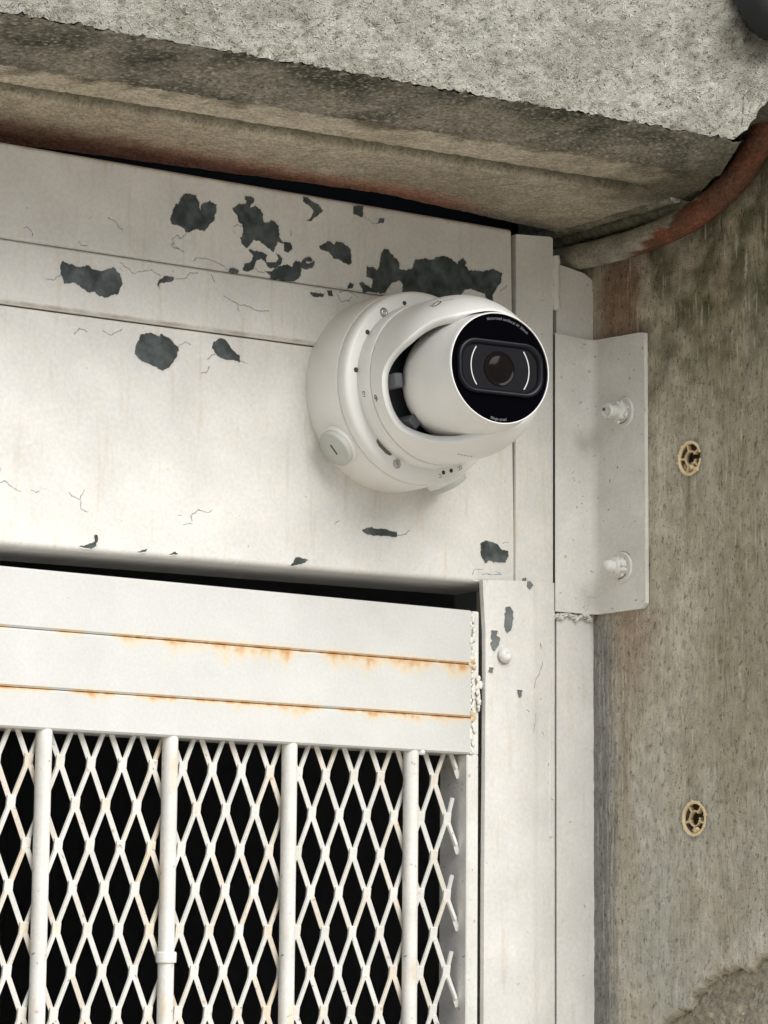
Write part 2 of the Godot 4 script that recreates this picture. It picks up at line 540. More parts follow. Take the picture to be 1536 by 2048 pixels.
func seamless_pair(base: Vector3, swing: float, fine_swing: float, sd: int, f1: float, f2: float, cell := 0.0) -> Array:
	var n := 768
	var a := bytes_of(noise(sd, f1, 5), n, n, true)
	var b := bytes_of(noise(sd + 1, f2, 3), n, n, true)
	var c := bytes_of(noise(sd + 2, maxf(cell, 0.01), 1, FastNoiseLite.TYPE_CELLULAR), n, n, true) if cell > 0.0 else b
	var img := PackedByteArray()
	img.resize(n * n * 3)
	var hgt := PackedByteArray()
	hgt.resize(n * n)
	for i in n * n:
		var v := (a[i] - 128) / 128.0 * swing + (b[i] - 128) / 128.0 * fine_swing
		if cell > 0.0:
			v += (c[i] - 128) / 128.0 * fine_swing * 0.7
		img[i * 3] = clampi(int(base.x + v), 0, 255)
		img[i * 3 + 1] = clampi(int(base.y + v), 0, 255)
		img[i * 3 + 2] = clampi(int(base.z + v), 0, 255)
		hgt[i] = clampi(int(128 + (a[i] - 128) * 0.35 + (b[i] - 128) * 0.35 + ((c[i] - 128) * 0.4 if cell > 0.0 else 0.0)), 0, 255)
	return [tex(n, n, img), tex(n, n, hgt, Image.FORMAT_L8)]

# concrete full of curved pale shell bits, grit and dark pits
func fleck_pair(sd: int, count: int, bright_share: float, strength: float, upright: bool, level := 196.0, grain := 0.30) -> Array:
	var n := 1024
	var a := bytes_of(noise(71, 0.010, 5), n, n, true)
	var b := bytes_of(noise(72, 0.16, 3), n, n, true)
	var img := PackedByteArray()
	img.resize(n * n * 3)
	var hgt := PackedByteArray()
	hgt.resize(n * n)
	var lum := PackedFloat32Array()
	lum.resize(n * n)
	for i in n * n:
		lum[i] = level + (a[i] - 128) * 0.16 + (b[i] - 128) * grain
		hgt[i] = clampi(int(120 + (a[i] - 128) * 0.3 + (b[i] - 128) * 0.35), 0, 255)
	var rng := RandomNumberGenerator.new()
	rng.seed = sd
	for k in count:
		var p := Vector2(rng.randf() * n, rng.randf() * n)
		var d := Vector2.from_angle(rng.randf() * TAU)
		var bend := rng.randf_range(-0.16, 0.16)
		if upright:
			d = Vector2.from_angle(PI / 2 + rng.randf_range(-0.12, 0.12))
			bend *= 0.06
		var bright := rng.randf() < bright_share
		var steps := rng.randi_range(4, 60 if upright else 18) if bright else rng.randi_range(1, 9)
		var wide := rng.randf_range(0.9, 2.3) if bright else rng.randf_range(0.7, 2.2)
		var to := rng.randf_range(206.0, 255.0) if bright else rng.randf_range(90.0, 170.0)
		for s in steps:
			p += d
			d = d.rotated(bend)
			for dy in range(-3, 4):
				for dx in range(-3, 4):
					var f := clampf(wide + 0.5 - sqrt(dx * dx + dy * dy), 0.0, 1.0)
					if f > 0.0:
						var j := posmod(int(p.y) + dy, n) * n + posmod(int(p.x) + dx, n)
						lum[j] = lerpf(lum[j], to, f * strength)
						hgt[j] = int(lerpf(hgt[j], 215.0 if bright else 30.0, f * strength))
	for i in n * n:
		img[i * 3] = clampi(int(lum[i]), 0, 255)
		img[i * 3 + 1] = clampi(int(lum[i] - 1.0), 0, 255)
		img[i * 3 + 2] = clampi(int(lum[i] - 5.0), 0, 255)
	return [tex(n, n, img), tex(n, n, hgt, Image.FORMAT_L8)]

# white paint with dots, scratches and rust freckles, for the smaller steel parts
func worn_pair() -> Array:
	var n := 768
	var a := bytes_of(noise(81, 0.008, 5), n, n, true)
	var b := bytes_of(noise(82, 0.09, 3), n, n, true)
	var img := PackedByteArray()
	img.resize(n * n * 3)
	var hgt := PackedByteArray()
	hgt.resize(n * n)
	for i in n * n:
		var v := 221 + (a[i] - 128) / 12 + (b[i] - 128) / 16
		img[i * 3] = v
		img[i * 3 + 1] = v - 1
		img[i * 3 + 2] = v - 6
		hgt[i] = 160 + (a[i] - 128) / 4 + (b[i] - 128) / 7
	var rng := RandomNumberGenerator.new()
	rng.seed = 83
	var wob := noise(21, 0.05, 3)
	for i in 330:
		var p := Vector2(rng.randf_range(6, n - 6), rng.randf_range(6, n - 6))
		line_on(img, hgt, n, n, p, p + Vector2.from_angle(rng.randf() * TAU) * rng.randf_range(0.4, 9.0) * rng.randf(), rng.randf_range(0.2, 1.3), rng.randf_range(0.25, 0.8), wob)
	for i in 90:
		var p := Vector2(rng.randf_range(10, n - 10), rng.randf_range(10, n - 10))
		var r := rng.randf_range(1.5, 5.0)
		for dy in range(-7, 8):
			for dx in range(-7, 8):
				var k := clampf(1.0 - Vector2(dx, dy).length() / r, 0.0, 1.0) * 0.6
				var j := (int(p.y) + dy) * n + int(p.x) + dx
				img[j * 3] = int(lerpf(img[j * 3], 176, k))
				img[j * 3 + 1] = int(lerpf(img[j * 3 + 1], 118, k))
				img[j * 3 + 2] = int(lerpf(img[j * 3 + 2], 66, k))
	return [tex(n, n, img), tex(n, n, hgt, Image.FORMAT_L8)]

var M := {}

func make_materials() -> void:
	M.frame = frame_paint()
	M.rail = rail_paint()
	var p := seamless_pair(Vector3(225, 224, 219), 6.0, 6.0, 41, 0.008, 0.08)
	M.paint = tiled(mat(Color.WHITE, 0.5, 0.4), p[0], p[1], 4.0, 0.05)
	M.paint.vertex_color_use_as_albedo = true
	var wp := worn_pair()
	M.worn = tiled(mat(Color.WHITE, 0.5, 0.4), wp[0], wp[1], 3.3, 0.06)
	M.worn.vertex_color_use_as_albedo = true
	var k := seamless_pair(Vector3(238, 237, 233), 22.0, 46.0, 51, 0.012, 0.13, 0.07)
	M.concrete = tiled(mat(Color.WHITE, 0.95, 0.2), k[0], k[1], 4.6, 0.28)
	M.concrete.vertex_color_use_as_albedo = true
	var fl := fleck_pair(77, 6500, 0.66, 0.46, false)
	var pf := fleck_pair(78, 1500, 0.40, 0.30, true, 243.0, 0.46)
	M.plaster = tiled(mat(Color.WHITE, 0.95, 0.2), pf[0], pf[1], 5.6, 0.30)
	M.plaster.vertex_color_use_as_albedo = true
	M.flecked = tiled(mat(Color.WHITE, 0.95, 0.2), fl[0], fl[1], 5.2, 0.24)
	M.flecked.vertex_color_use_as_albedo = true
	M.rust = tiled(mat(Color.WHITE, 0.85, 0.25), k[0], k[1], 6.0, 0.08)
	M.rust.vertex_color_use_as_albedo = true
	var q := seamless_pair(Vector3(240, 240, 237), 4.0, 3.0, 61, 0.006, 0.2)
	M.shell = tiled(mat(Color.WHITE, 0.36, 0.45), q[0], q[1], 5.0, 0.006)
	M.shell.vertex_color_use_as_albedo = true
	M.cap = tiled(mat(Color(0.66, 0.69, 0.665), 0.5, 0.4), q[0], q[1], 5.0, 0.01)
	M.glass = mat(Color(0.0015, 0.0015, 0.0025), 0.06, 0.07)
	M.bezel = mat(Color(0.007, 0.0075, 0.011), 0.3, 0.3)
	M.window = mat(Color(0.010, 0.010, 0.0125), 0.22, 0.2)
	M.lens = mat(Color(0.006, 0.004, 0.0035), 0.08, 0.2)
	M.arc = mat(Color(0.62, 0.62, 0.60), 0.4, 0.4)
	M.print = mat(Color(0.22, 0.225, 0.24), 0.6, 0.2)
	M.mark = mat(Color(0.035, 0.035, 0.035), 0.7, 0.2)
	M.inside = mat(Color(0.03, 0.033, 0.036), 0.6, 0.3)
	M.bracket = mat(Color(0.13, 0.14, 0.15), 0.5, 0.4)
	M.notch = mat(Color(0.16, 0.155, 0.13), 0.6, 0.3)
	M.screw = mat(Color(0.5, 0.49, 0.47), 0.3, 0.5, 0.9)
	M.hole = mat(Color(0.07, 0.065, 0.06), 0.6, 0.3)
	M.plug = tiled(mat(Color.WHITE, 0.6, 0.35), null, p[1], 8.0, 0.03)
	M.plug.vertex_color_use_as_albedo = true
	M.lintel = mat(Color(0.04, 0.042, 0.045), 0.9, 0.1)
	M.dark = mat(Color(0.30, 0.32, 0.32), 0.9, 0.1)
	M.fixture = tiled(mat(Color(0.04, 0.043, 0.042), 0.7, 0.2), null, k[1], 6.0, 0.03)
	M.ground = tiled(mat(Color(0.68, 0.59, 0.475), 0.95, 0.2), k[0], k[1], 0.6, 0.3)

# ---------------------------------------------------------------- canopy

func back_z(x: float) -> float: return -0.012 + 0.185 * minf(x, 0.0) - 0.05 * maxf(x, 0.0)
func groove_a(x: float) -> float: return 0.089 + 0.133 * x
func groove_b(x: float) -> float: return 0.114 + 0.133 * x
func nib_z(x: float) -> float: return 0.173 + 0.157 * x
func face_z(x: float) -> float: return 0.266 + 0.125 * x
func slab_end(z: float) -> float:
	if z < 0.118:
		return 0.2131
	if z < 0.202:
		return lerpf(0.2131, 0.1655, (z - 0.118) / 0.084)
	return lerpf(0.1655, 0.111, clampf((z - 0.202) / 0.0815, 0.0, 1.0))

func canopy() -> void:
	var o := thing("concrete_canopy", "weathered grey concrete canopy slab jutting out above the white steel header", "canopy")
	var rag := noise(101, 90.0, 3)
	var bump := noise(102, 160.0, 3)
	var pit := noise(103, 170.0, 1, FastNoiseLite.TYPE_CELLULAR)
	pit.cellular_return_type = FastNoiseLite.RETURN_DISTANCE
	var fleck := noise(110, 240.0, 2)
	var wide := noise(104, 9.0, 4)
	var mid := noise(105, 35.0, 4)
	var brush := noise(106, 55.0, 3)
	# underside: from the back edge over the drip groove and the stained outer band to the face
	var rows := []
	var cols := []
	var nt := 190
	var nx := 400
	var x_l := -0.62
	for it in nt + 1:
		var t := float(it) / nt
		var row := PackedVector3Array()
		var cr := PackedColorArray()
		for ix in nx + 1:
			var s := float(ix) / nx
			# two passes find where this row meets the broken end
			var x := lerpf(x_l, 0.16, s)
			var z := 0.0
			for k in 3:
				z = lerpf(back_z(x), face_z(x), t)
				x = lerpf(x_l, slab_end(z), s)
			z = lerpf(back_z(x), face_z(x), t)
			var y := 2.305
			var nib := smoothstep(-0.002, 0.002, z - nib_z(x) + 0.0022 * rag.get_noise_2d(x, 3.0) + 0.001 * bump.get_noise_2d(x, 1.0))
			var ga := z - groove_a(x) + 0.0012 * rag.get_noise_2d(x, 7.0)
			var gb := groove_b(x) - z + 0.0012 * rag.get_noise_2d(x, 9.0)
			var gro := smoothstep(-0.001, 0.0015, ga) * smoothstep(-0.001, 0.0015, gb) * (1.0 - smoothstep(0.150, 0.160, x + 0.003 * rag.get_noise_2d(z, 40.0)))
			y -= nib * 0.0035
			y += gro * 0.008
			var rough := lerpf(0.00035, 0.0011, nib)
			y += bump.get_noise_2d(x, z) * rough + mid.get_noise_2d(x, z) * 0.0007
			y -= nib * 0.0009 * smoothstep(0.3, 0.75, -pit.get_noise_2d(x, z))
			var edge := clampf(1.0 - (face_z(x) - z) / 0.006, 0.0, 1.0)
			var chew := rag.get_noise_2d(x, 20.0) * 0.0026 + bump.get_noise_2d(x, 21.0) * 0.002
			y += edge * maxf(0.0, chew)
			var zz := z + edge * chew * 0.8
			var tan_c := Color(0.72, 0.655, 0.55)
			tan_c = tan_c.lerp(Color(0.58, 0.515, 0.41), clampf(0.5 + 0.8 * wide.get_noise_2d(x, z), 0, 1))
			tan_c *= 1.0 + 0.16 * brush.get_noise_2d(x * 0.7 + z * 0.9, (z - x * 0.5) * 3.0) + 0.10 * mid.get_noise_2d(x * 2.0, z * 2.0)
			var c := tan_c
			c = c.lerp(Color(0.19, 0.184, 0.148), gro * 0.9)
			# dirt creeping in from the outer band
			var creep := nib_z(x) - z + 0.03 * wide.get_noise_2d(x * 3.0, z * 2.0) + 0.012 * brush.get_noise_2d(x + z * 1.2, z * 4.0)
			c = c.lerp(Color(0.11, 0.095, 0.06), clampf(1.0 - creep / 0.026, 0.0, 1.0) * 0.78 * (1.0 - nib))
			var nc := Color(0.36, 0.345, 0.295).lerp(Color(0.10, 0.10, 0.085), clampf(0.5 + 1.3 * wide.get_noise_2d(x * 1.4 + 5.0, z) - 0.25 * smoothstep(-0.3, 0.0, x), 0, 1))
			nc = nc.lerp(Color(0.60, 0.56, 0.46), smoothstep(0.2, 0.6, fleck.get_noise_2d(x, z)) * 0.8)
			nc = nc.lerp(Color(0.06, 0.055, 0.045), smoothstep(0.25, 0.6, -fleck.get_noise_2d(x + 3.0, z)) * 0.7)
			c = c.lerp(nc, nib)
			# rust-red paint wiped along the back, over the header
			var red := clampf(1.0 - (z - back_z(x) - 0.004) / (0.040 + 0.035 * smoothstep(0.0, -0.3, x) + 0.012 * wide.get_noise_2d(x * 4.0, 1.0)), 0.0, 1.0)
			c = c.lerp(Color(0.72, 0.34, 0.24), smoothstep(0.0, 0.9, red) * 0.85 * (1.0 - smoothstep(0.05, 0.12, x)))
			# damp dark end by the pillar
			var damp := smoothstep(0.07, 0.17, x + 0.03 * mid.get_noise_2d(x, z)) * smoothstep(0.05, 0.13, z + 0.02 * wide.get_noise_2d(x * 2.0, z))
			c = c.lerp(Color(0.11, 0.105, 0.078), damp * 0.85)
			row.append(Vector3(x, y, zz))
			cr.append(c)
		rows.append(row)
		cols.append(cr)
	var g := Geo.new()
	g.grid(rows, cols, true)
	part("slab_underside", g, M.concrete, o)
	# the broken right-hand end, and the back of the slab
	var er := [PackedVector3Array(), PackedVector3Array()]
	var ec := [PackedColorArray(), PackedColorArray()]
	for it in nt + 1:
		var p: Vector3 = rows[it][nx]
		er[0].append(p)
		er[1].append(p + Vector3(0.004 + 0.004 * rag.get_noise_2d(p.z, 2.0), 0.045, 0))
		ec[0].append(Color(0.09, 0.085, 0.07))
		ec[1].append(Color(0.09, 0.085, 0.07))
	g = Geo.new()
	g.grid(er, ec, true)
	part("slab_end", g, M.concrete, o)
	# front face
	rows = []
	cols = []
	var ny := 110
	nx = 430
	for iy in ny + 1:
		var v := float(iy) / ny
		var row := PackedVector3Array()
		var cr := PackedColorArray()
		for ix in nx + 1:
			var x := lerpf(x_l, 0.30, float(ix) / nx)
			var low := 2.3015 + 0.040 * smoothstep(0.104, 0.150, x + 0.004 * rag.get_noise_2d(x, 60.0))
			var chew := rag.get_noise_2d(x, 20.0) * 0.0026 + bump.get_noise_2d(x, 21.0) * 0.002
			var y := lerpf(low, 2.52, pow(v, 1.15))
			var z := face_z(x)
			var edge := clampf(1.0 - (y - low) / 0.006, 0.0, 1.0)
			z += bump.get_noise_2d(x, y) * 0.0013 + mid.get_noise_2d(x, y) * 0.0012
			z += 0.0010 * smoothstep(0.15, 0.7, fleck.get_noise_2d(x * 0.8, y * 0.8)) - 0.002 * smoothstep(0.25, 0.6, -mid.get_noise_2d(x * 2.6, y * 2.6))
			z += edge * chew * 0.8
			y += edge * maxf(0.0, chew)
			var c := Color(0.64, 0.625, 0.56).lerp(Color(0.46, 0.445, 0.38), clampf(0.4 + 1.1 * wide.get_noise_2d(x * 1.3, y * 2.0), 0, 1))
			c = c.lerp(Color(0.75, 0.73, 0.64), smoothstep(0.15, 0.55, fleck.get_noise_2d(x * 0.8, y * 0.8)) * 0.4)
			c = c.lerp(Color(0.24, 0.22, 0.17), smoothstep(0.22, 0.6, -mid.get_noise_2d(x * 2.6, y * 2.6)) * 0.6)
			c = c.lerp(Color(0.28, 0.26, 0.20), smoothstep(0.25, 0.6, -fleck.get_noise_2d(x * 0.9 + 4.0, y * 0.9)) * 0.7)
			# brown staining round the pipe at the right
			var st := smoothstep(0.06, 0.135, x + 0.06 * wide.get_noise_2d(x * 2.0, y * 2.0)) * smoothstep(2.335, 2.385, y + 0.03 * mid.get_noise_2d(x, y))
			c = c.lerp(Color(0.10, 0.085, 0.06), st * 0.85)
			row.append(Vector3(x, y, z))
			cr.append(c)
		rows.append(row)
		cols.append(cr)
	g = Geo.new()
	g.grid(rows, cols, false)
	part("slab_face", g, M.flecked, o)
	# the body behind and beyond them
	g = Geo.new()
	g.col = Color(0.2, 0.19, 0.155)
	g.prism(PackedVector2Array([Vector2(-1.5, 0.09), Vector2(-0.61, 0.17), Vector2(0.29, 0.29), Vector2(0.9, 0.36), Vector2(0.9, -0.3), Vector2(0.20, -0.3), Vector2(0.16, -0.02), Vector2(-0.61, -0.085), Vector2(-1.5, -0.13)]), -2.52, -2.343, Transform3D(Basis(Vector3.RIGHT, PI / 2), Vector3.ZERO))
	g.span(Vector3(-1.5, 2.3, -0.07), Vector3(-0.621, 2.344, 0.16))
	part("slab_body", g, M.concrete, o)

func pillar() -> void:
	var o := thing("concrete_pillar", "tall stained concrete pillar with vertical scratches at the right of the gate frame", "pillar")
	var bump := noise(201, 140.0, 3)
	var mid := noise(202, 30.0, 4)
	var wide := noise(203, 8.0, 4)
	var fleck := noise(205, 260.0, 2)
	var line := noise(204, 420.0, 2)
	var crack := PackedVector2Array()
	var cz := [0.060, 0.080, 0.090, 0.099, 0.106, 0.111, 0.111, 0.123, 0.123, 0.129, 0.142, 0.159, 0.168, 0.174, 0.185, 0.195, 0.34]
	var cy := [1.640, 1.663, 1.668, 1.673, 1.673, 1.678, 1.685, 1.688, 1.693, 1.696, 1.701, 1.706, 1.7035, 1.704, 1.712, 1.715, 1.76]
	for i in cz.size():
		crack.append(Vector2(cz[i], cy[i]))
	var plugs := [Vector2(0.1135, 2.1000), Vector2(0.1157, 1.8188)]
	var rows := []
	var cols := []
	var z0 := -0.10
	var z1 := 0.36
	var y0 := 1.55
	var y1 := 2.345
	var nz := 300
	var ny := 540
	for iy in ny + 1:
		var y := lerpf(y0, y1, float(iy) / ny)
		var row := PackedVector3Array()
		var cr := PackedColorArray()
		for iz in nz + 1:
			var z := lerpf(z0, 0.26, float(iz) / (nz - 20)) if iz <= nz - 20 else lerpf(0.26, z1, (iz - nz + 20) / 20.0)
			var x := 0.2133
			var streak := line.get_noise_2d(z, y * 0.035)
			var streak2 := line.get_noise_2d(z * 0.4 + 7.0, y * 0.02)
			x += bump.get_noise_2d(z, y) * 0.0004 + streak * 0.0002 + mid.get_noise_2d(z, y) * 0.0006
			# the broken patch at the foot of the view: everything under the crack has come away
			var cyz := 0.0
			for i in crack.size() - 1:
				if z >= crack[i].x and z <= crack[i + 1].x and crack[i + 1].x > crack[i].x:
					cyz = lerpf(crack[i].y, crack[i + 1].y, (z - crack[i].x) / (crack[i + 1].x - crack[i].x))
			var under := 0.0
			if cyz > 0.0:
				var below := cyz - y + 0.002 * bump.get_noise_2d(z, 1.0)
				under = smoothstep(0.0, 0.0016, below) * (1.0 - smoothstep(0.02, 0.075, below + 0.02 * mid.get_noise_2d(z * 0.6, y * 0.6)))
			x += 0.006 * smoothstep(0.0022, 0.0006, absf(cyz - y + 0.0015 * bump.get_noise_2d(z, 1.0))) * float(cyz > 0.0)
			x += under * (0.0062 + 0.0030 * mid.get_noise_2d(z * 2.0, y * 2.0) + 0.0042 * bump.get_noise_2d(z * 1.2, y * 1.2))
			var c := Color(0.82, 0.775, 0.66).lerp(Color(0.66, 0.62, 0.515), clampf(0.5 + 1.2 * wide.get_noise_2d(z * 1.5, y * 0.8), 0, 1))
			# olive growth, strongest high up and to the right
			var moss := clampf(0.22 + 0.75 * smoothstep(0.05, 0.19, z) * smoothstep(1.70, 1.98, y) + 0.5 * wide.get_noise_2d(z * 2.4 + 3.0, y * 1.2) + 0.25 * mid.get_noise_2d(z, y * 0.5), 0, 1)
			c = c.lerp(Color(0.42, 0.37, 0.235), moss * 0.72)
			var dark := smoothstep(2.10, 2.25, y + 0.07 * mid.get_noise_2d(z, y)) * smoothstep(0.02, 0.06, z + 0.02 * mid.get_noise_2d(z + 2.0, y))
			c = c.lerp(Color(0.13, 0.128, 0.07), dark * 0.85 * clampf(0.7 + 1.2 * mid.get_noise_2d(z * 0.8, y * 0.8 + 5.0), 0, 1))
			# pale grey wash low down
			c = c.lerp(Color(0.66, 0.66, 0.60), smoothstep(1.95, 1.75, y) * clampf(1.0 - absf(z - 0.075) / 0.06 + wide.get_noise_2d(z * 3.0, y), 0, 1) * 0.6)
			# red-brown patches
			var r1 := clampf(1.0 - absf(z - 0.03) / 0.036, 0, 1) * smoothstep(2.19, 2.215, y) * smoothstep(2.285, 2.262, y)
			var r2 := clampf(1.0 - absf(z - 0.04) / 0.05, 0, 1) * smoothstep(1.90, 1.96, y) * smoothstep(2.0, 1.975, y)
			c = c.lerp(Color(0.30, 0.17, 0.115), clampf(r1 * 1.6, 0, 1) * 0.8)
			c = c.lerp(Color(0.44, 0.30, 0.22), clampf(r2 * 1.3, 0, 1) * 0.6)
			c = c.lerp(Color(0.31, 0.20, 0.11), clampf(1.0 - absf(z - 0.034) / 0.008, 0, 1) * smoothstep(1.80, 1.86, y) * smoothstep(1.96, 1.9, y) * 0.5)
			# grey formwork stain beside the frame, with corner shade painted into it
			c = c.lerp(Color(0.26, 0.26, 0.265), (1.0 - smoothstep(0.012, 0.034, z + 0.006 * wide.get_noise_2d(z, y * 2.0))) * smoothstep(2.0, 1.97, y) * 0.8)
			# a few long pale scratches on it
			var sc := 0.0
			for q in [[0.006, 0.02], [0.011, 0.03], [0.0165, 0.015], [0.021, -0.01], [0.026, 0.01], [0.033, -0.02]]:
				sc = maxf(sc, clampf(1.4 - absf(z - q[0] - (1.9 - y) * q[1] - 0.0012 * wide.get_noise_1d(y * 3.0 + q[0] * 900.0)) / 0.0007, 0.0, 1.0) * clampf(0.6 + 1.6 * mid.get_noise_1d(y * 0.6 + q[0] * 3000.0), 0, 1))
			c = c.lerp(Color(0.8, 0.79, 0.75), sc * 0.55 * smoothstep(1.99, 1.95, y))
			c *= 1.0 + (0.07 + 0.12 * clampf(0.5 + wide.get_noise_2d(z * 2.0 + 9.0, y), 0, 1)) * streak + 0.05 * streak2 + 0.10 * mid.get_noise_2d(z * 2.2, y * 1.1) + 0.12 * bump.get_noise_2d(z, y * 0.6)
			c = c.lerp(Color(0.78, 0.75, 0.66), smoothstep(0.36, 0.6, streak) * smoothstep(-0.1, 0.3, mid.get_noise_2d(z * 2.0, y * 0.8)) * 0.7)
			c = c.lerp(Color(0.09, 0.08, 0.055), smoothstep(0.42, 0.66, -fleck.get_noise_2d(z * 0.7, y * 0.45)) * 0.55)
			c = c.lerp(Color(0.47, 0.45, 0.38), smoothstep(0.4, 0.7, fleck.get_noise_2d(z, y * 0.3 + 9.0)) * 0.5)
			var uc := Color(0.52, 0.47, 0.36) * (1.0 + 0.9 * bump.get_noise_2d(z * 1.2, y * 1.2))
			c = c.lerp(uc, under * 0.8)
			for q in plugs:
				var d: float = Vector2(z, y).distance_to(q)
				var hole := smoothstep(0.0128, 0.0110, d)
				x += hole * 0.009
				c = c.lerp(Color(0.10, 0.075, 0.022), hole)
				# dirt round the plug and a weep below it
				c *= 1.0 - 0.35 * clampf(1.0 - (d - 0.013) / 0.006, 0.0, 1.0) * (1.0 - hole)
			var w1 := clampf(1.0 - absf(z - 0.112 + 0.001 * mid.get_noise_1d(y)) / 0.0045, 0, 1) * smoothstep(2.045, 2.06, y) * smoothstep(2.088, 2.08, y)
			c = c.lerp(Color(0.2, 0.135, 0.065), w1 * 0.6)
			c.a = 1.0
			row.append(Vector3(x, y, z))
			cr.append(c)
		rows.append(row)
		cols.append(cr)
	var g := Geo.new()
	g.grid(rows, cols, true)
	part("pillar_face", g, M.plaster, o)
	g = Geo.new()
	g.col = Color(0.28, 0.26, 0.205)
	g.span(Vector3(0.2165, 0.0, -0.10), Vector3(0.62, 1.56, 0.358))
	g.span(Vector3(0.2235, 1.56, -0.10), Vector3(0.62, 2.340, 0.358))
	part("pillar_body", g, M.plaster, o)

# ---------------------------------------------------------------- steel frame

func front(g: Geo) -> Geo:
	g.sheet(1, FX, FY, FW, FH)
	return g

func frame() -> void:
	var o := thing("steel_door_frame", "white painted steel door frame with a deep peeling header under the canopy", "door frame")
	var lean := Transform3D(Basis(Vector3.BACK, atan(0.0185)), Vector3(2.15 * sin(atan(0.0185)), 0, 0))
	var g := front(Geo.new())
	g.span(Vector3(-0.8, 2.2206, -0.08), Vector3(0.1285, 2.2904, 0.0), 0.0016, lean)
	part("upper_plate", g, M.frame, o)
	g = front(Geo.new())
	g.span(Vector3(-0.8, 2.1735, -0.05), Vector3(0.1282, 2.2198, 0.0006), 0.0014, lean)
	part("middle_plate", g, M.frame, o)
	g = front(Geo.new())
	var prof := PackedVector2Array()   # z, y
	prof.append(Vector2(-0.0028, 2.1725))
	for i in 13:
		var a := PI / 2 * i / 12.0
		prof.append(Vector2(-0.0028 - 0.0045 * (1.0 - cos(a)), 2.0060 - 0.0045 * sin(a)))
	prof.append(Vector2(-0.08, 2.0015))
	g.sg = 71
	for i in prof.size() - 1:
		var a := prof[i]
		var b := prof[i + 1]
		g.quad(lean * Vector3(-0.8, a.y, a.x), lean * Vector3(0.1283, a.y, a.x), lean * Vector3(0.1283, b.y, b.x), lean * Vector3(-0.8, b.y, b.x))
	g.sg = -1
	g.span(Vector3(-0.8, 2.0025, -0.08), Vector3(0.1283, 2.1725, -0.02), 0.0005, lean)
	part("lower_plate", g, M.frame, o)
	# posts
	g = front(Geo.new())
	g.prism(PackedVector2Array([Vector2(0.1303, 0.0), Vector2(0.1688, 0.0), Vector2(0.1688, 2.2917), Vector2(0.1665, 2.2929), Vector2(0.1303, 2.2895)]), -0.05, -0.0002)
	part("post", g, M.frame, o)
	g = front(Geo.new())
	g.prism(PackedVector2Array([Vector2(0.1745, 0.0), Vector2(0.2140, 0.0), Vector2(0.2140, 2.2625), Vector2(0.2106, 2.2652), Vector2(0.2040, 2.2685), Vector2(0.1745, 2.2722)]), -0.05, -0.0025)
	part("outer_strip", g, M.frame, o)
	# round weld bead up the edge of the strip
	var wn := noise(301, 0.25, 3)
	g = front(Geo.new())
	var pts := PackedVector3Array()
	for i in 24:
		pts.append(Vector3(0.1722 + 0.0005 * sin(i * 0.7), 2.2325 + i * 0.0453 / 23.0, -0.001))
	g.tube(pts, func(i, a): return (0.0036 if i < 22 else 0.0034) * (1.0 + 0.10 * wn.get_noise_2d(i * 2.0, a)) * (0.5 if i == 0 else 1.0), 14)
	part("weld_bead", g, M.frame, o)
	# folded cover strip over the joint of post and gate
	g = front(Geo.new())
	var cover_z := func(u: float) -> float: return lerpf(0.0042, 0.0012, u) + 0.0036 * sin(PI * u) + 0.0011 * smoothstep(0.50, 0.46, absf(u - 0.53) * 3.0)
	var left := func(y: float) -> float: return 0.0968 - 0.0030 * smoothstep(1.955, 2.006, y) - 0.0008 * smoothstep(1.9, 1.75, y)
	for iy in 60:
		var ya := 2.0 - 0.45 * iy / 59.0 if iy > 0 else 2.0
		var yb := 2.0 - 0.45 * (iy + 1) / 59.0
		if iy == 59:
			yb = 0.02
		for iu in 24:
			var ua := iu / 24.0
			var ub := (iu + 1) / 24.0
			g.sg = 72
			var pt := func(u: float, y: float) -> Vector3:
				var yy := y if y < 1.9999 else lerpf(2.0046, 2.0086, u)
				var xl: float = left.call(yy)
				return Vector3(lerpf(xl, 0.1694, u), yy, cover_z.call(u) + 0.0003 * wn.get_noise_2d(u * 90.0, y * 300.0))
			g.quad(pt.call(ua, ya), pt.call(ub, ya), pt.call(ub, yb), pt.call(ua, yb))
			g.sg = -1
			if iy == 0:
				g.quad(pt.call(ua, ya) - Vector3(0, 0, 0.0016), pt.call(ub, ya) - Vector3(0, 0, 0.0016), pt.call(ub, ya), pt.call(ua, ya))
			if iu == 0:
				var p: Vector3 = pt.call(0.0, ya)
				var q: Vector3 = pt.call(0.0, yb)
				g.quad(p - Vector3(0, 0, 0.0045), p, q, q - Vector3(0, 0, 0.0045))
			if iu == 23:
				var p: Vector3 = pt.call(1.0, ya)
				var q: Vector3 = pt.call(1.0, yb)
				g.quad(p, p - Vector3(0, 0, 0.006), q - Vector3(0, 0, 0.006), q)
	var cov := part("cover_strip", g, M.frame, o)
	g = Geo.new()
	g.lathe([Vector3(0.0062, 0.0, 0), Vector3(0.0061, 0.0012, 0), Vector3(0.0052, 0.0030, 0), Vector3(0.0036, 0.0043, 0), Vector3(0.0018, 0.0047, 0), Vector3(0.0012, 0.0040, 1), Vector3(0.0, 0.0038, 0)], Transform3D(Basis(Vector3.RIGHT, -0.12), Vector3(0.1136, 1.9462, 0.0070)), 28)
	part("rivet", g, M.paint, cov)
	# a hardened run of paint down the right of the cover
	g = front(Geo.new())
	pts = PackedVector3Array()
	for i in 30:
		pts.append(Vector3(0.1640 + 0.0004 * sin(i * 0.9), 1.905 - i * 0.0034, 0.0017))
	g.tube(pts, func(i, a): return 0.0011 * (1.0 + 0.25 * wn.get_noise_1d(i * 3.0)) * (1.8 if i > 27 else 1.0), 10)
	part("paint_run", g, M.frame, o)
	# angle bracket on the pillar
	g = Geo.new()
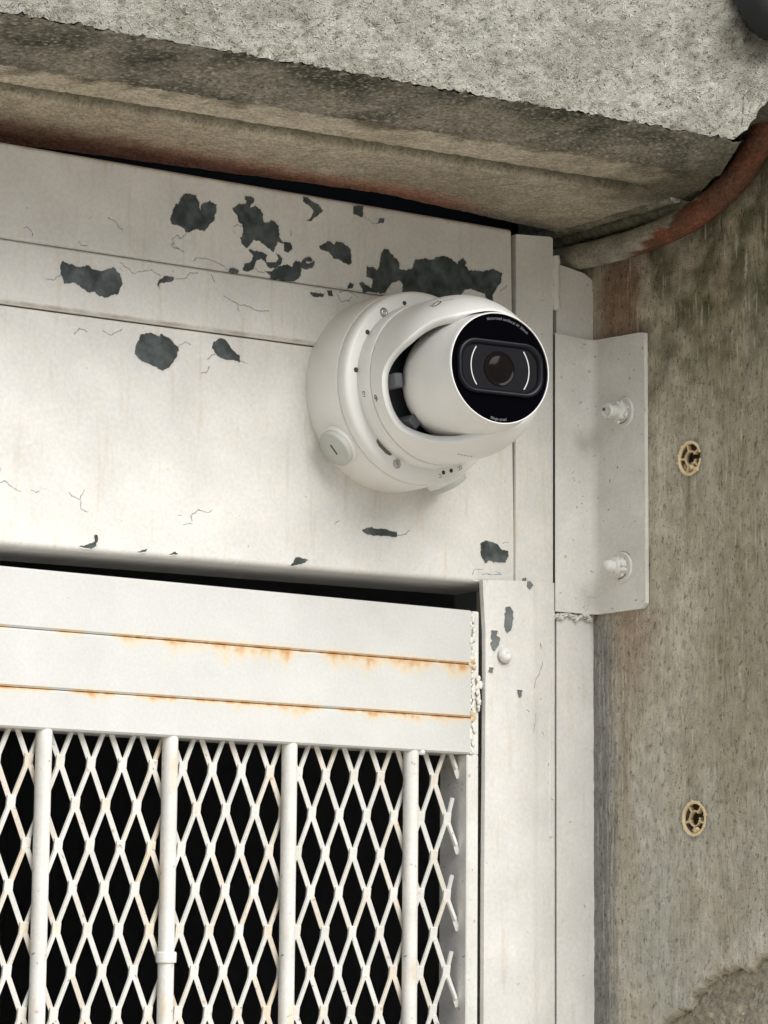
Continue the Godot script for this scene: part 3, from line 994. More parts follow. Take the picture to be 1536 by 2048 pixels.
	var sec := PackedVector2Array()   # x, z outline of the fold
	var outer := [Vector2(0.1690, 0.0025)]
	for i in 11:
		var a := PI / 2 * i / 10.0
		outer.append(Vector2(0.2013 + 0.008 * sin(a), 0.0025 + 0.008 * (1.0 - cos(a))))
	outer.append(Vector2(0.2093, 0.0655))
	var top_y := func(q: Vector2) -> float: return (lerpf(2.2128, 2.2114, clampf((q.x - 0.169) / 0.04, 0, 1)) if q.y < 0.012 else lerpf(2.2114, 2.2089, clampf((q.y - 0.012) / 0.05, 0, 1)) - (0.0012 if q.y > 0.065 else 0.0)) + 0.0004 * wn.get_noise_2d(q.x * 3000.0, q.y * 3000.0)
	var low_y := func(q: Vector2) -> float: return 1.9858 + (0.004 if q.y > 0.065 else 0.0) + 0.0004 * wn.get_noise_2d(q.x * 3000.0 + 50.0, q.y * 3000.0)
	g.sheet(1, FX, FY, FW, FH)
	for i in outer.size() - 1:
		var steps := 12 if i == outer.size() - 2 or i == 0 else 1
		for s in steps:
			var a: Vector2 = outer[i].lerp(outer[i + 1], float(s) / steps)
			var b: Vector2 = outer[i].lerp(outer[i + 1], float(s + 1) / steps)
			g.sg = 73
			var ta := Vector3(a.x, top_y.call(a), a.y)
			var tb := Vector3(b.x, top_y.call(b), b.y)
			var la := Vector3(a.x, low_y.call(a), a.y)
			var lb := Vector3(b.x, low_y.call(b), b.y)
			for k in 8:
				g.quad(ta.lerp(la, k / 8.0), tb.lerp(lb, k / 8.0), tb.lerp(lb, (k + 1) / 8.0), ta.lerp(la, (k + 1) / 8.0))
			g.sg = -1
			var back := Vector3(0, 0, -0.004) if a.y < 0.004 else Vector3(0.0036, 0, 0)
			g.quad_out(ta, tb, tb + back, ta + back, Vector3.UP)
			g.quad_out(la, lb, lb + back, la + back, Vector3.DOWN)
	var e := Vector2(0.2093, 0.0655)
	g.col = Color(1.0, 0.99, 0.96)
	g.quad_out(Vector3(e.x, top_y.call(e), e.y), Vector3(0.2129, top_y.call(e), e.y), Vector3(0.2129, low_y.call(e), e.y), Vector3(e.x, low_y.call(e), e.y), Vector3.BACK)
	g.plane = 0
	var br := part("angle_bracket", g, M.worn, o)
	for n in 2:
		var at := Vector3(0.2092, 2.1463, 0.0400) if n == 0 else Vector3(0.2092, 2.0205, 0.0375)
		var t := Transform3D(Basis(Vector3(0, 0, 1), Vector3(0, 1, 0), Vector3(-1, 0, 0)), at)   # its z runs out of the pillar, to -x
		g = Geo.new()
		g.lathe([Vector3(0.0128, 0.0, 0), Vector3(0.0128, 0.0012, 1), Vector3(0.0122, 0.0019, 1), Vector3(0.0, 0.0020, 1)], t, 30)
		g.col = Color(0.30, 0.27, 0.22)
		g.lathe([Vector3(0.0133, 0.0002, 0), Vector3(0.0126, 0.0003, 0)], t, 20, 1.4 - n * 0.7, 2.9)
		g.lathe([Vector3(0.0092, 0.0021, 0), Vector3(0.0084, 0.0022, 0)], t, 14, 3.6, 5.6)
		g.col = Color.WHITE
		var hex: Array = [Vector3(0.0086, 0.0019, 0), Vector3(0.0085, 0.0080, 1), Vector3(0.0074, 0.0092, 1), Vector3(0.005, 0.0094, 1), Vector3(0.0, 0.0094, 0)]
		var tn := t * Transform3D(Basis(Vector3.BACK, 0.3 + n * 0.4), Vector3.ZERO)
		g.lathe(hex, tn, 6, 0.0, TAU, true)
		for k in 7:
			var la := k * 0.93 + n
			g.lump(Vector3(cos(la) * 0.0083, sin(la) * 0.0083, 0.003 + 0.005 * fposmod(k * 0.37, 1.0)), Vector3(0.0016, 0.0016, 0.0013), wn, 1.2, 6, tn)
		if n == 0:
			g.lathe([Vector3(0.0054, 0.009, 0), Vector3(0.0056, 0.0105, 0), Vector3(0.0051, 0.0112, 0), Vector3(0.0056, 0.0120, 0), Vector3(0.0051, 0.0127, 0), Vector3(0.0056, 0.0135, 0), Vector3(0.0052, 0.0142, 0), Vector3(0.0057, 0.0150, 0), Vector3(0.0053, 0.0160, 0), Vector3(0.0057, 0.0175, 0), Vector3(0.0060, 0.0195, 0), Vector3(0.0052, 0.0205, 1), Vector3(0.0030, 0.0196, 1), Vector3(0.0, 0.0200, 0)], t * Transform3D(Basis(Vector3(0.5, 1, 0).normalized(), 0.12), Vector3.ZERO), 12)
			g.col = Color(0.16, 0.15, 0.12)
			g.lump(Vector3(0.0020, -0.0052, 0.0150), Vector3(0.0018, 0.0010, 0.0028), wn, 0.9, 6, t)
			g.lump(Vector3(-0.001, 0.0008, 0.0202), Vector3(0.0016, 0.0012, 0.0006), wn, 0.9, 6, t)
			g.col = Color.WHITE
			g.lump(Vector3(0.0035, -0.004, 0.018), Vector3(0.0026, 0.0018, 0.0022), wn, 0.8, 6, t)
			g.lump(Vector3(0.0035, 0.003, 0.0185), Vector3(0.0020, 0.0018, 0.0018), wn, 0.8, 6, t)
		else:
			g.lump(Vector3(0.0, 0.0, 0.0088), Vector3(0.0078, 0.0076, 0.0030), wn, 0.25, 9, t)
			g.lathe([Vector3(0.0054, 0.009, 0), Vector3(0.0053, 0.0135, 0), Vector3(0.0049, 0.0165, 0), Vector3(0.0036, 0.0187, 0), Vector3(0.0018, 0.0196, 0), Vector3(0.0, 0.0198, 0)], t, 18)
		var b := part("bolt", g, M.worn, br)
		b.set_meta("label", "painted bolt with a cracked, broken stud end" if n == 0 else "painted bolt with a smooth rounded stud end")
	# thick weld under the bracket
	g = Geo.new()
	var rng := RandomNumberGenerator.new()
	rng.seed = 31
	for i in 44:
		g.lump(Vector3(lerpf(0.171, 0.2095, i / 43.0), 1.9836 - 0.0015 * sin(i * 0.33) + rng.randf_range(-0.0018, 0.0018), -0.0008), Vector3(rng.randf_range(0.0008, 0.0026), rng.randf_range(0.0007, 0.0018), 0.0024), wn, 1.1, 6)
	for i in 7:
		g.lump(Vector3(0.196 + rng.randf_range(-0.005, 0.01), 1.992 + rng.randf_range(-0.006, 0.006), 0.0022), Vector3(0.003, 0.0028, 0.0010), wn, 0.9, 7)
	part("weld_seam", g, M.paint, o)
	# rough weld at the end of the header
	g = Geo.new()
	for i in 12:
		g.lump(Vector3(lerpf(0.088, 0.126, i / 11.0), 2.0035 + 0.0185 * 0.1 + rng.randf_range(-0.001, 0.0016), -0.006), Vector3(0.0034, rng.randf_range(0.001, 0.002), 0.003), wn, 0.9, 7)
	part("weld_seam", g, M.paint, o)
	# left post of the opening, outside the picture
	g = front(Geo.new())
	g.span(Vector3(-0.86, 0.0, -0.05), Vector3(-0.801, 2.29, 0.0), 0.002)
	part("post", g, M.frame, o)

# ---------------------------------------------------------------- gate

func gate() -> void:
	var o := thing("mesh_gate", "white steel gate of three rusty rails, round bars and diamond mesh", "gate")
	var g: Geo
	var edges := [[1.9381, 1.9803], [1.8965, 1.9375], [1.8678, 1.8959]]
	for i in 3:
		g = Geo.new()
		g.sheet(1, -0.37, 1.994, 0.48, 0.132)
		g.span(Vector3(-0.76, edges[i][0], -0.032), Vector3(0.0872, edges[i][1], 0.0), 0.0014)
		part("rail", g, M.rail, o)
	g = Geo.new()
	g.span(Vector3(0.0830, 0.05, -0.036), Vector3(0.0946, 1.8676, -0.0012), 0.0008)
	g.span(Vector3(0.0876, 1.8676, -0.036), Vector3(0.0946, 1.9800, -0.0012), 0.0008)
	part("stile", g, M.worn, o)
	g = Geo.new()
	g.span(Vector3(-0.79, 0.05, -0.036), Vector3(-0.7605, 1.98, -0.0012), 0.0008)
	part("stile", g, M.paint, o)
	# lumpy welds where the rails meet the stile
	var wn := noise(302, 0.3, 3)
	var rng := RandomNumberGenerator.new()
	rng.seed = 17
	g = Geo.new()
	for i in 64:
		var y := 1.8685 + 0.108 * i / 63.0
		var r := rng.randf_range(0.0006, 0.0017)
		g.col = Color(1, 0.99, 0.95)
		if absf(y - 1.938) < 0.004 or absf(y - 1.896) < 0.004:
			g.col = Color(0.90, 0.68, 0.45)
			r *= 1.25
		g.lump(Vector3(0.0868 + rng.randf_range(-0.0015, 0.0030), y, -0.0002), Vector3(r * 1.2, r * rng.randf_range(0.9, 2.2), r * 0.55), wn, 1.1, 6)
	g.col = Color(1, 0.99, 0.95)
	for i in 14:
		g.lump(Vector3(0.0925 + rng.randf_range(-0.001, 0.0018), 1.904 + 0.022 * i / 13.0, 0.0006), Vector3(1.0, 1.3, 0.6) * rng.randf_range(0.0011, 0.0021), wn, 1.1, 6)
	part("weld_seam", g, M.paint, o)
	g = Geo.new()
	g.lump(Vector3(0.0395, 1.8675, -0.002), Vector3(0.0030, 0.0026, 0.0022), wn, 0.5, 8)
	part("weld_drop", g, M.paint, o)
	# round bars
	var xs := [-0.7088, -0.6043, -0.4996, -0.3950, -0.2902, -0.1857, -0.0808, 0.0324]
	var rust := noise(303, 60.0, 3)
	for i in xs.size():
		g = Geo.new()
		var pts := PackedVector3Array()
		for k in 60:
			pts.append(Vector3(xs[i], 1.8690 - 0.32 * k / 58.0 if k < 59 else 0.2, -0.0063))
		g.tube(pts, func(_k, _a): return 0.0059, 18, func(p: Vector3, _a: float) -> Color:
			var r := clampf(rust.get_noise_3d(p.x * 0.6, p.y * 0.25, p.z * 2.0) * 2.2 - 0.75, 0.0, 0.6)
			return Color.WHITE.lerp(Color(0.93, 0.72, 0.45), r))
		var bar := part("bar", g, M.worn, o)
		if i == 5:
			g = Geo.new()
			g.lathe([Vector3(0.0060, -0.0040, 0), Vector3(0.0074, -0.0036, 1), Vector3(0.0076, 0.0030, 0), Vector3(0.0070, 0.0040, 0), Vector3(0.0060, 0.0041, 0)], Transform3D(Basis(Vector3.RIGHT, -PI / 2), Vector3(xs[i], 1.7105, -0.0063)), 24)
			part("collar", g, M.paint, bar)
	# expanded metal: nodes and the slanting strands between them
	g = Geo.new()
	var tone := noise(304, 14.0, 3)
	var jit := noise(305, 900.0, 1)
	var a := 0.0256
	var b := 0.0293
	for j in range(-1, 30):
		for i in range(-18, 14):
			var c := Vector3(-0.2735 + i * a + (a * 0.5 if j % 2 else 0.0), 1.8464 - j * b, -0.0125)
			c += Vector3(jit.get_noise_2d(i, j), jit.get_noise_2d(i + 40.0, j), 0) * 0.0005
			var near_bar := 1.0
			for x in xs:
				near_bar = minf(near_bar, absf(c.x + 0.004 - x))
			var shade := func(p: Vector3) -> Color:
				var r := clampf(tone.get_noise_2d(p.x, p.y) * 1.9 - 0.3, 0.0, 1.0) * 0.45
				if near_bar < 0.012:
					r = maxf(r, 0.22 + 0.6 * tone.get_noise_2d(p.x * 3.0, p.y * 3.0))
				return Color.WHITE.lerp(Color(0.97, 0.76, 0.50), clampf(r, 0, 1))
			g.col = shade.call(c)
			g.box(c, Vector3(0.0070, 0.0104, 0.0022), 0.0003, Transform3D(Basis.IDENTITY, c) * Transform3D(Basis(Vector3.RIGHT, 0.16), Vector3.ZERO) * Transform3D(Basis.IDENTITY, -c))
			for s in [-1.0, 1.0]:
				for dir in [-1.0]:
					var p := c + Vector3(s * 0.0018, dir * 0.0036, 0)
					var q := c + Vector3(s * (a * 0.5 - 0.0018), dir * (b - 0.0036), 0.0)
					g.col = shade.call((p + q) * 0.5 + Vector3(s * 0.05, 0, 0))
					strand(g, p, q, s)
			# cut ends at the right edge
			if i == 13 and j % 2:
				for dir in [-1.0, 1.0]:
					var p := c + Vector3(0.0018, dir * 0.0036, 0)
					var q := c + Vector3(0.0018, dir * 0.0036, 0).lerp(Vector3(a * 0.5 - 0.0018, dir * (b - 0.0036), 0.002), 0.62 + 0.2 * jit.get_noise_2d(j * 3.0, dir * 9.0))
					if dir > 0:
						q.x -= 0.0025
					strand(g, p, q, dir)
	part("diamond_mesh", g, M.worn, o)
	g = Geo.new()
	g.span(Vector3(-0.7600, 0.06, -0.030), Vector3(0.0829, 0.97, -0.016), 0.001)
	part("kick_plate", g, M.paint, o)

func strand(g: Geo, p: Vector3, q: Vector3, s: float) -> void:
	var d := (q - p).normalized()
	var n := Vector3(0, 0, 1).rotated(d, 0.42 * s)
	var u := d.cross(n)
	g.box(Vector3.ZERO, Vector3(0.0038, p.distance_to(q) + 0.001, 0.0020), 0.0002, Transform3D(Basis(u, d, n), (p + q) * 0.5))

# ---------------------------------------------------------------- camera

func rim_z(th: float) -> float:
	# how far forward the turret shell reaches round its opening; th in degrees, the low side lies at 200
	var at := [0.0, 90.0, 115.0, 133.0, 148.0, 161.0, 171.0, 180.0, 190.0, 200.0, 212.0, 222.0, 229.0, 236.0, 244.0, 258.0, 279.0, 300.0, 360.0]
	var z := [0.1345, 0.1345, 0.1335, 0.127, 0.1135, 0.1015, 0.0866, 0.0785, 0.0760, 0.0750, 0.0750, 0.0772, 0.084, 0.094, 0.107, 0.1235, 0.1325, 0.1345, 0.1345]
	th = fposmod(th, 360.0)
	for i in at.size() - 1:
		if th <= at[i + 1]:
			var t: float = (th - at[i]) / (at[i + 1] - at[i])
			return cubic_interpolate(z[i], z[i + 1], z[maxi(i - 1, 0)], z[mini(i + 2, z.size() - 1)], t)
	return z[0]

func dome(z: float, r: float) -> float:
	return r if z < 0.092 else sqrt(maxf(0.0, r * r - (z - 0.092) * (z - 0.092)))

func lettering(words: String, font: Font, radius: float, mid_deg: float, size: float, inside: bool, z: float, face: Transform3D) -> ArrayMesh:
	var st := SurfaceTool.new()
	st.begin(Mesh.PRIMITIVE_TRIANGLES)
	var adv := PackedFloat32Array()
	var total := 0.0
	var scale := size / 16.0
	for ch in words:
		var w := font.get_string_size(ch, HORIZONTAL_ALIGNMENT_LEFT, -1, 16).x * scale
		adv.append(w)
		total += w
	var run := -total * 0.5
	for i in words.length():
		if words[i] != " ":
			var tm := TextMesh.new()
			tm.text = words[i]
			tm.font = font
			tm.font_size = 16
			tm.pixel_size = scale
			tm.depth = 0.0001
			tm.curve_step = 2.0
			var ang := deg_to_rad(mid_deg) + (run + adv[i] * 0.5) / radius * (1.0 if inside else -1.0)
			var up := ang - PI / 2 if not inside else ang + PI / 2
			st.append_from(tm, 0, face * Transform3D(Basis(Vector3.BACK, up), Vector3(cos(ang), sin(ang), 0) * radius + Vector3(0, 0, z)))
		run += adv[i]
	return st.commit()

func security_camera() -> void:
	var o := thing("security_camera", "white round turret security camera fixed to the peeling white header", "security camera", Vector3(0.0025, 2.1411, -0.0028))
	var up_z := Vector3(0, 0, 0.0028)   # the header face it sits on lies a little behind the door plane
	var t0 := Transform3D(Basis.IDENTITY, up_z)
	var g := Geo.new()
	# mounting base
	g.lathe([Vector3(0.0754, -0.0028, 0), Vector3(0.0757, 0.0008, 0), Vector3(0.0757, 0.010, 0), Vector3(0.0750, 0.0358, 0), Vector3(0.0744, 0.0367, 0), Vector3(0.0690, 0.0367, 1)], t0, 44)
	var bosses := [219.0, 304.0]
	for d in bosses:
		var a := deg_to_rad(d)
		var n := Vector3(cos(a), sin(a), 0)
		var bt := Transform3D(Basis(Vector3(-n.y, n.x, 0), Vector3.BACK, n), n * 0.070 + Vector3(0, 0, 0.0192) + up_z)
		g.lathe([Vector3(0.0165, 0.0, 0), Vector3(0.0163, 0.0068, 0), Vector3(0.0155, 0.0080, 0), Vector3(0.0140, 0.0082, 1), Vector3(0.0, 0.0082, 0)], bt, 36)
	var base := part("mounting_base", g, M.shell, o)
	for d in bosses:
		var a := deg_to_rad(d)
		var n := Vector3(cos(a), sin(a), 0)
		var bt := Transform3D(Basis(Vector3(-n.y, n.x, 0), Vector3.BACK, n), n * 0.070 + Vector3(0, 0, 0.0192) + up_z)
		g = Geo.new()
		var sl := bt * Transform3D(Basis(Vector3.BACK, 0.12), Vector3.ZERO)
		g.lathe([Vector3(0.0147, 0.0078, 0), Vector3(0.0149, 0.0092, 1), Vector3(0.0149, 0.0116, 0), Vector3(0.0143, 0.0123, 0), Vector3(0.0, 0.0124, 1)], bt, 40)
		var pl := part("conduit_plug", g, M.cap, base)
		pl.set_meta("label", "grey screw plug with a slot" if d < 300.0 else "grey screw plug on the underside")
		g = Geo.new()
		g.box(Vector3(0, 0, 0.0122), Vector3(0.0088, 0.0019, 0.0006), 0.0001, sl)
		part("screw_slot", g, M.hole, base)
	# cover ring
	g = Geo.new()
	g.lathe([Vector3(0.0690, 0.0377, 0), Vector3(0.0742, 0.0377, 1), Vector3(0.0745, 0.0405, 0), Vector3(0.0740, 0.0440, 0), Vector3(0.0732, 0.0456, 0), Vector3(0.0718, 0.0466, 0), Vector3(0.0700, 0.0470, 0), Vector3(0.0618, 0.0468, 0), Vector3(0.055, 0.0468, 0)], t0, 96)
	var ring := part("cover_ring", g, M.shell, o)
	var flat := func(r: float, deg: float, z: float) -> Transform3D:
		var a := deg_to_rad(deg)
		return t0 * Transform3D(Basis(Vector3.BACK, a), Vector3(cos(a) * r, sin(a) * r, z))
	for q in [[0.0655, 126.4, 0.0037], [0.0672, -112.3, 0.0036]]:
		g = Geo.new()
		g.lathe([Vector3(q[2], 0.0, 0), Vector3(q[2] * 0.95, 0.0007, 0), Vector3(q[2] * 0.7, 0.0015, 0), Vector3(q[2] * 0.35, 0.0019, 0), Vector3(q[2] * 0.3, 0.0008, 1), Vector3(0.0, 0.0006, 0)], flat.call(q[0], q[1], 0.0468), 24)
		part("screw", g, M.screw, ring)
	for q in [[0.0655, 107.3, 0.0018], [0.0645, 146.7, 0.0020], [0.0645, 175.4, 0.0020], [0.0668, -73.6, 0.0017], [0.0672, -67.0, 0.0017]]:
		g = Geo.new()
		g.lathe([Vector3(q[2], 0.0, 0), Vector3(q[2] * 0.9, 0.0005, 0), Vector3(q[2] * 0.5, 0.0004, 1), Vector3(0.0, 0.0002, 0)], flat.call(q[0], q[1], 0.0468), 12)
		part("small_screw", g, M.hole, ring)
	g = Geo.new()
	for r in [[-77.0, 0.0688], [-60.5, 0.0682], [-58.8, 0.0682]]:
		var tt: Transform3D = flat.call(r[1], r[0], 0.0471)
		for e in [[-0.0011, 0.0, 0.0003, 0.0022], [0.0011, 0.0, 0.0003, 0.0022], [0.0, 0.0010, 0.0022, 0.0003]]:
			g.box(Vector3(e[0], e[1], 0), Vector3(e[2], e[3], 0.0001), 0.00001, tt)
	part("marking", g, M.mark, ring)
	# notch in the ring under the turret
	g = Geo.new()
	var nt: Transform3D = flat.call(0.0636, -126.5, 0.0470)
	g.prism(PackedVector2Array([Vector2(-0.004, -0.0095), Vector2(0.0008, -0.0080), Vector2(0.0022, -0.004), Vector2(0.0022, 0.004), Vector2(0.0008, 0.0080), Vector2(-0.004, 0.0095)]), -0.0005, 0.0002, nt)
	part("notch", g, M.notch, ring)
	# turret foot
	g = Geo.new()
	g.lathe([Vector3(0.0628, 0.0466, 0), Vector3(0.0633, 0.0490, 0), Vector3(0.0630, 0.0606, 0), Vector3(0.0624, 0.0612, 1), Vector3(0.0612, 0.0614, 1), Vector3(0.05, 0.0614, 0)], t0, 96)
	part("turret_foot", g, M.shell, o)
	# turret shell, cut away round the eyeball
	g = Geo.new()
	var n := 160
	var steps := 22
	var outer_r := 0.0622
	var inner_r := 0.0560
	var sec := func(th: float, k: int) -> Vector3:
		var rz := rim_z(rad_to_deg(th))
		var z := 0.0
		var r := 0.0
		if k <= steps:
			var s := float(k) / steps
			z = lerpf(0.0617, rz, s)
			r = dome(z, outer_r)
			if k == 0:
				r -= 0.0006
		elif k == steps + 1:
			z = rz + 0.0008
			r = (dome(rz, outer_r) * 0.78 + dome(rz, inner_r) * 0.22)
		elif k == steps + 2:
			z = rz - 0.0004
			r = lerpf(dome(rz, outer_r), maxf(dome(rz, inner_r), 0.0445), 0.95)
		else:
			z = rz - 0.008
			r = maxf(dome(rz - 0.008, inner_r), 0.0445)
		return t0 * Vector3(cos(th) * r, sin(th) * r, z)
	for i in n:
		var ta := TAU * i / n
		var tb := TAU * ((i + 1) % n) / n
		for k in steps + 3:
			g.sg = 80 if k < steps else (81 if k < steps + 1 else 82)
			g.quad(sec.call(ta, k), sec.call(ta, k + 1), sec.call(tb, k + 1), sec.call(tb, k))
	var shell := part("turret_shell", g, M.shell, o)
	# marks printed on the shell, as small strokes lying on the curved surface
	var stroke := func(gg: Geo, deg: float, z: float, pts: Array, width: float) -> void:
		var a := deg_to_rad(deg)
		for i in pts.size() - 1:
			var p3 := []
			for q in [pts[i], pts[i + 1]]:
				var zz: float = z + q.y
				var rr := dome(zz, outer_r) + (0.00015 if zz > 0.0614 else 0.0011)
				var aa: float = a + q.x / 0.06
				p3.append(t0 * Vector3(cos(aa) * rr, sin(aa) * rr, zz))
			var nrm: Vector3 = (p3[0] - t0 * Vector3(0, 0, minf(0.092, z))).normalized()
			var side: Vector3 = (p3[1] - p3[0]).cross(nrm).normalized() * width * 0.5
			gg.quad_out(p3[0] - side, p3[1] - side, p3[1] + side, p3[0] + side, nrm)
	g = Geo.new()
	stroke.call(g, 125.0, 0.1075, [Vector2(0.0045, -0.0015), Vector2(0.0036, 0.0012), Vector2(0.0010, 0.0022), Vector2(-0.0022, 0.0016), Vector2(-0.0040, 0.0)], 0.0012)
	stroke.call(g, 125.0, 0.1065, [Vector2(0.0042, -0.0030), Vector2(0.0018, -0.0012), Vector2(-0.0006, -0.0022), Vector2(-0.0030, -0.0010), Vector2(-0.0046, -0.0012)], 0.0011)
	stroke.call(g, 117.0, 0.1115, [Vector2(0.0030, -0.002), Vector2(-0.0030, 0.002)], 0.0004)
	part("marking", g, M.mark, shell)
	g = Geo.new()
	stroke.call(g, 197.6, 0.0660, [Vector2(0.0022, -0.0008), Vector2(0.0008, 0.0012), Vector2(-0.0014, 0.0012), Vector2(-0.0026, -0.0004), Vector2(-0.0010, -0.0014), Vector2(0.0008, -0.0012)], 0.0006)
	stroke.call(g, 197.6, 0.0660, [Vector2(-0.0016, -0.001), Vector2(0.0014, 0.0008)], 0.0005)
	stroke.call(g, 197.6, 0.0660, [Vector2(0.0, -0.0012), Vector2(-0.0004, 0.0010)], 0.0005)
	for e in [[Vector2(0.0020, -0.0012), Vector2(0.0020, 0.0010)], [Vector2(0.0012, 0.0010), Vector2(-0.0018, 0.0010)], [Vector2(-0.0012, 0.0004), Vector2(-0.0016, -0.0012), Vector2(0.0010, -0.0012)]]:
		stroke.call(g, 192.5, 0.0540, e.map(func(v: Vector2) -> Vector2: return v * Vector2(1, 1)), 0.0005)
	part("marking", g, M.mark, shell)
	g = Geo.new()
	for k in 5:
		stroke.call(g, 260.5 + k * 2.6, 0.1030 + k * 0.0003, [Vector2(-0.0006, -0.0006), Vector2(-0.0002, 0.0006), Vector2(0.0003, -0.0005 + 0.0004 * (k % 2)), Vector2(0.0008, 0.0004)], 0.0004)
	part("marking", g, M.mark, shell)
	# inside of the turret
	g = Geo.new()
	g.lathe([Vector3(0.0560, 0.0640, 0), Vector3(0.0, 0.0640, 1)], t0, 48)
	g.lathe([Vector3(0.0566, 0.0600, 0), Vector3(0.0566, 0.0700, 0)], t0, 48)
	part("inner_tray", g, M.inside, o)
	g = Geo.new()
	for q in [[187.0, 0.0500, 0.011], [226.0, 0.0495, 0.010]]:
		var a := deg_to_rad(q[0])
		g.box(Vector3.ZERO, Vector3(0.007, q[2], 0.020), 0.001, t0 * Transform3D(Basis(Vector3.BACK, a), Vector3(cos(a), sin(a), 0) * q[1] + Vector3(0, 0, 0.072)))
	part("inner_bracket", g, M.bracket, o)
	# the eyeball
	var nn := Vector3(-0.147, 0.024, 0.989).normalized()
	var uu := Vector3.UP.cross(nn).normalized()
	var face := Transform3D(Basis(uu, nn.cross(uu), nn), Vector3(-0.0053, 2.1388, 0.149) - Vector3(0.0025, 2.1411, -0.0028))
	g = Geo.new()
	var prof := []
	for i in 19:
		var a := PI * 0.5 * i / 18.0
		prof.append(Vector3(0.0466 * sin(a), -0.053 - 0.0466 * cos(a), 0))
	prof.append(Vector3(0.0466, -0.044, 0))
	prof.append(Vector3(0.0459, -0.028, 0))
	prof.append(Vector3(0.0443, -0.016, 0))
	prof.append(Vector3(0.0428, -0.0098, 0))
	prof.append(Vector3(0.0422, -0.0018, 1))
	prof.append(Vector3(0.0419, -0.0004, 0))
	prof.append(Vector3(0.0415, 0.0002, 1))
	prof.append(Vector3(0.0409, 0.0002, 1))
	prof.append(Vector3(0.0408, -0.0012, 1))
	g.lathe(prof, face, 96)
	var ball := part("camera_ball", g, M.shell, o)
	g = Geo.new()
	g.lathe([Vector3(0.0408, -0.0008, 0), Vector3(0.0, -0.0007, 0)], face, 80)
	part("face_glass", g, M.glass, ball)
	# raised window surround: a rounded slot
	var slot := func(hw: float, hh: float, r: float, z: float) -> PackedVector3Array:
		var pts := PackedVector3Array()
		for c in [[1, 1, 0], [-1, 1, 90], [-1, -1, 180], [1, -1, 270]]:
			for k in 10:
				var a := deg_to_rad(c[2] + 90.0 * k / 9.0)
				pts.append(face * Vector3(c[0] * (hw - r) + cos(a) * r, c[1] * (hh - r) + sin(a) * r, z))
		return pts
	g = Geo.new()
	var rings := [slot.call(0.0360, 0.0205, 0.0150, -0.0007), slot.call(0.0358, 0.0203, 0.0150, 0.0016), slot.call(0.0350, 0.0195, 0.0145, 0.0024), slot.call(0.0334, 0.0180, 0.0135, 0.0022), slot.call(0.0318, 0.0166, 0.0125, 0.0008), slot.call(0.0314, 0.0162, 0.0122, -0.0005)]
	for i in rings.size() - 1:
		g.sg = 83
		for k in 40:
			g.quad(rings[i][k], rings[i + 1][k], rings[i + 1][(k + 1) % 40], rings[i][(k + 1) % 40])
	part("window_surround", g, M.bezel, ball)
	g = Geo.new()
	var fill: PackedVector3Array = slot.call(0.0316, 0.0164, 0.0122, -0.0003)
	for k in 40:
		g.tri_out(face * Vector3(0, 0, -0.0003), fill[k], fill[(k + 1) % 40], nn)
	part("lens_window", g, M.window, ball)
	g = Geo.new()
	g.lathe([Vector3(0.0132, -0.0002, 0), Vector3(0.0131, 0.0001, 1), Vector3(0.0126, 0.0001, 1), Vector3(0.0124, -0.0001, 0), Vector3(0.0090, 0.0004, 1), Vector3(0.0052, 0.0008, 0), Vector3(0.0, 0.0010, 0)], face * Transform3D(Basis.IDENTITY, Vector3(-0.0006, -0.0006, 0)), 48)
	part("lens", g, M.lens, ball)
	for s in [0.0, PI]:
		g = Geo.new()
		for k in 24:
			var a: float = s + lerpf(-0.62, 0.62, k / 24.0)
			var b: float = s + lerpf(-0.62, 0.62, (k + 1) / 24.0)
			g.quad_out(face * Vector3(cos(a) * 0.0241, sin(a) * 0.0241, 0.0001), face * Vector3(cos(b) * 0.0241, sin(b) * 0.0241, 0.0001), face * Vector3(cos(b) * 0.0249, sin(b) * 0.0249, 0.0001), face * Vector3(cos(a) * 0.0249, sin(a) * 0.0249, 0.0001), nn)
		part("white_arc", g, M.arc, ball)
	var font := SystemFont.new()
	font.font_names = PackedStringArray(["Droid Sans"])
	part_mesh("lettering", lettering("Motorized varifocal AF 30mm", font, 0.0372, 78.0, 0.0026, false, -0.0006, face), M.print, ball)
	part_mesh("lettering", lettering("Mega-pixel", font, 0.0383, 268.0, 0.0026, true, -0.0006, face), M.print, ball)

# ---------------------------------------------------------------- small things

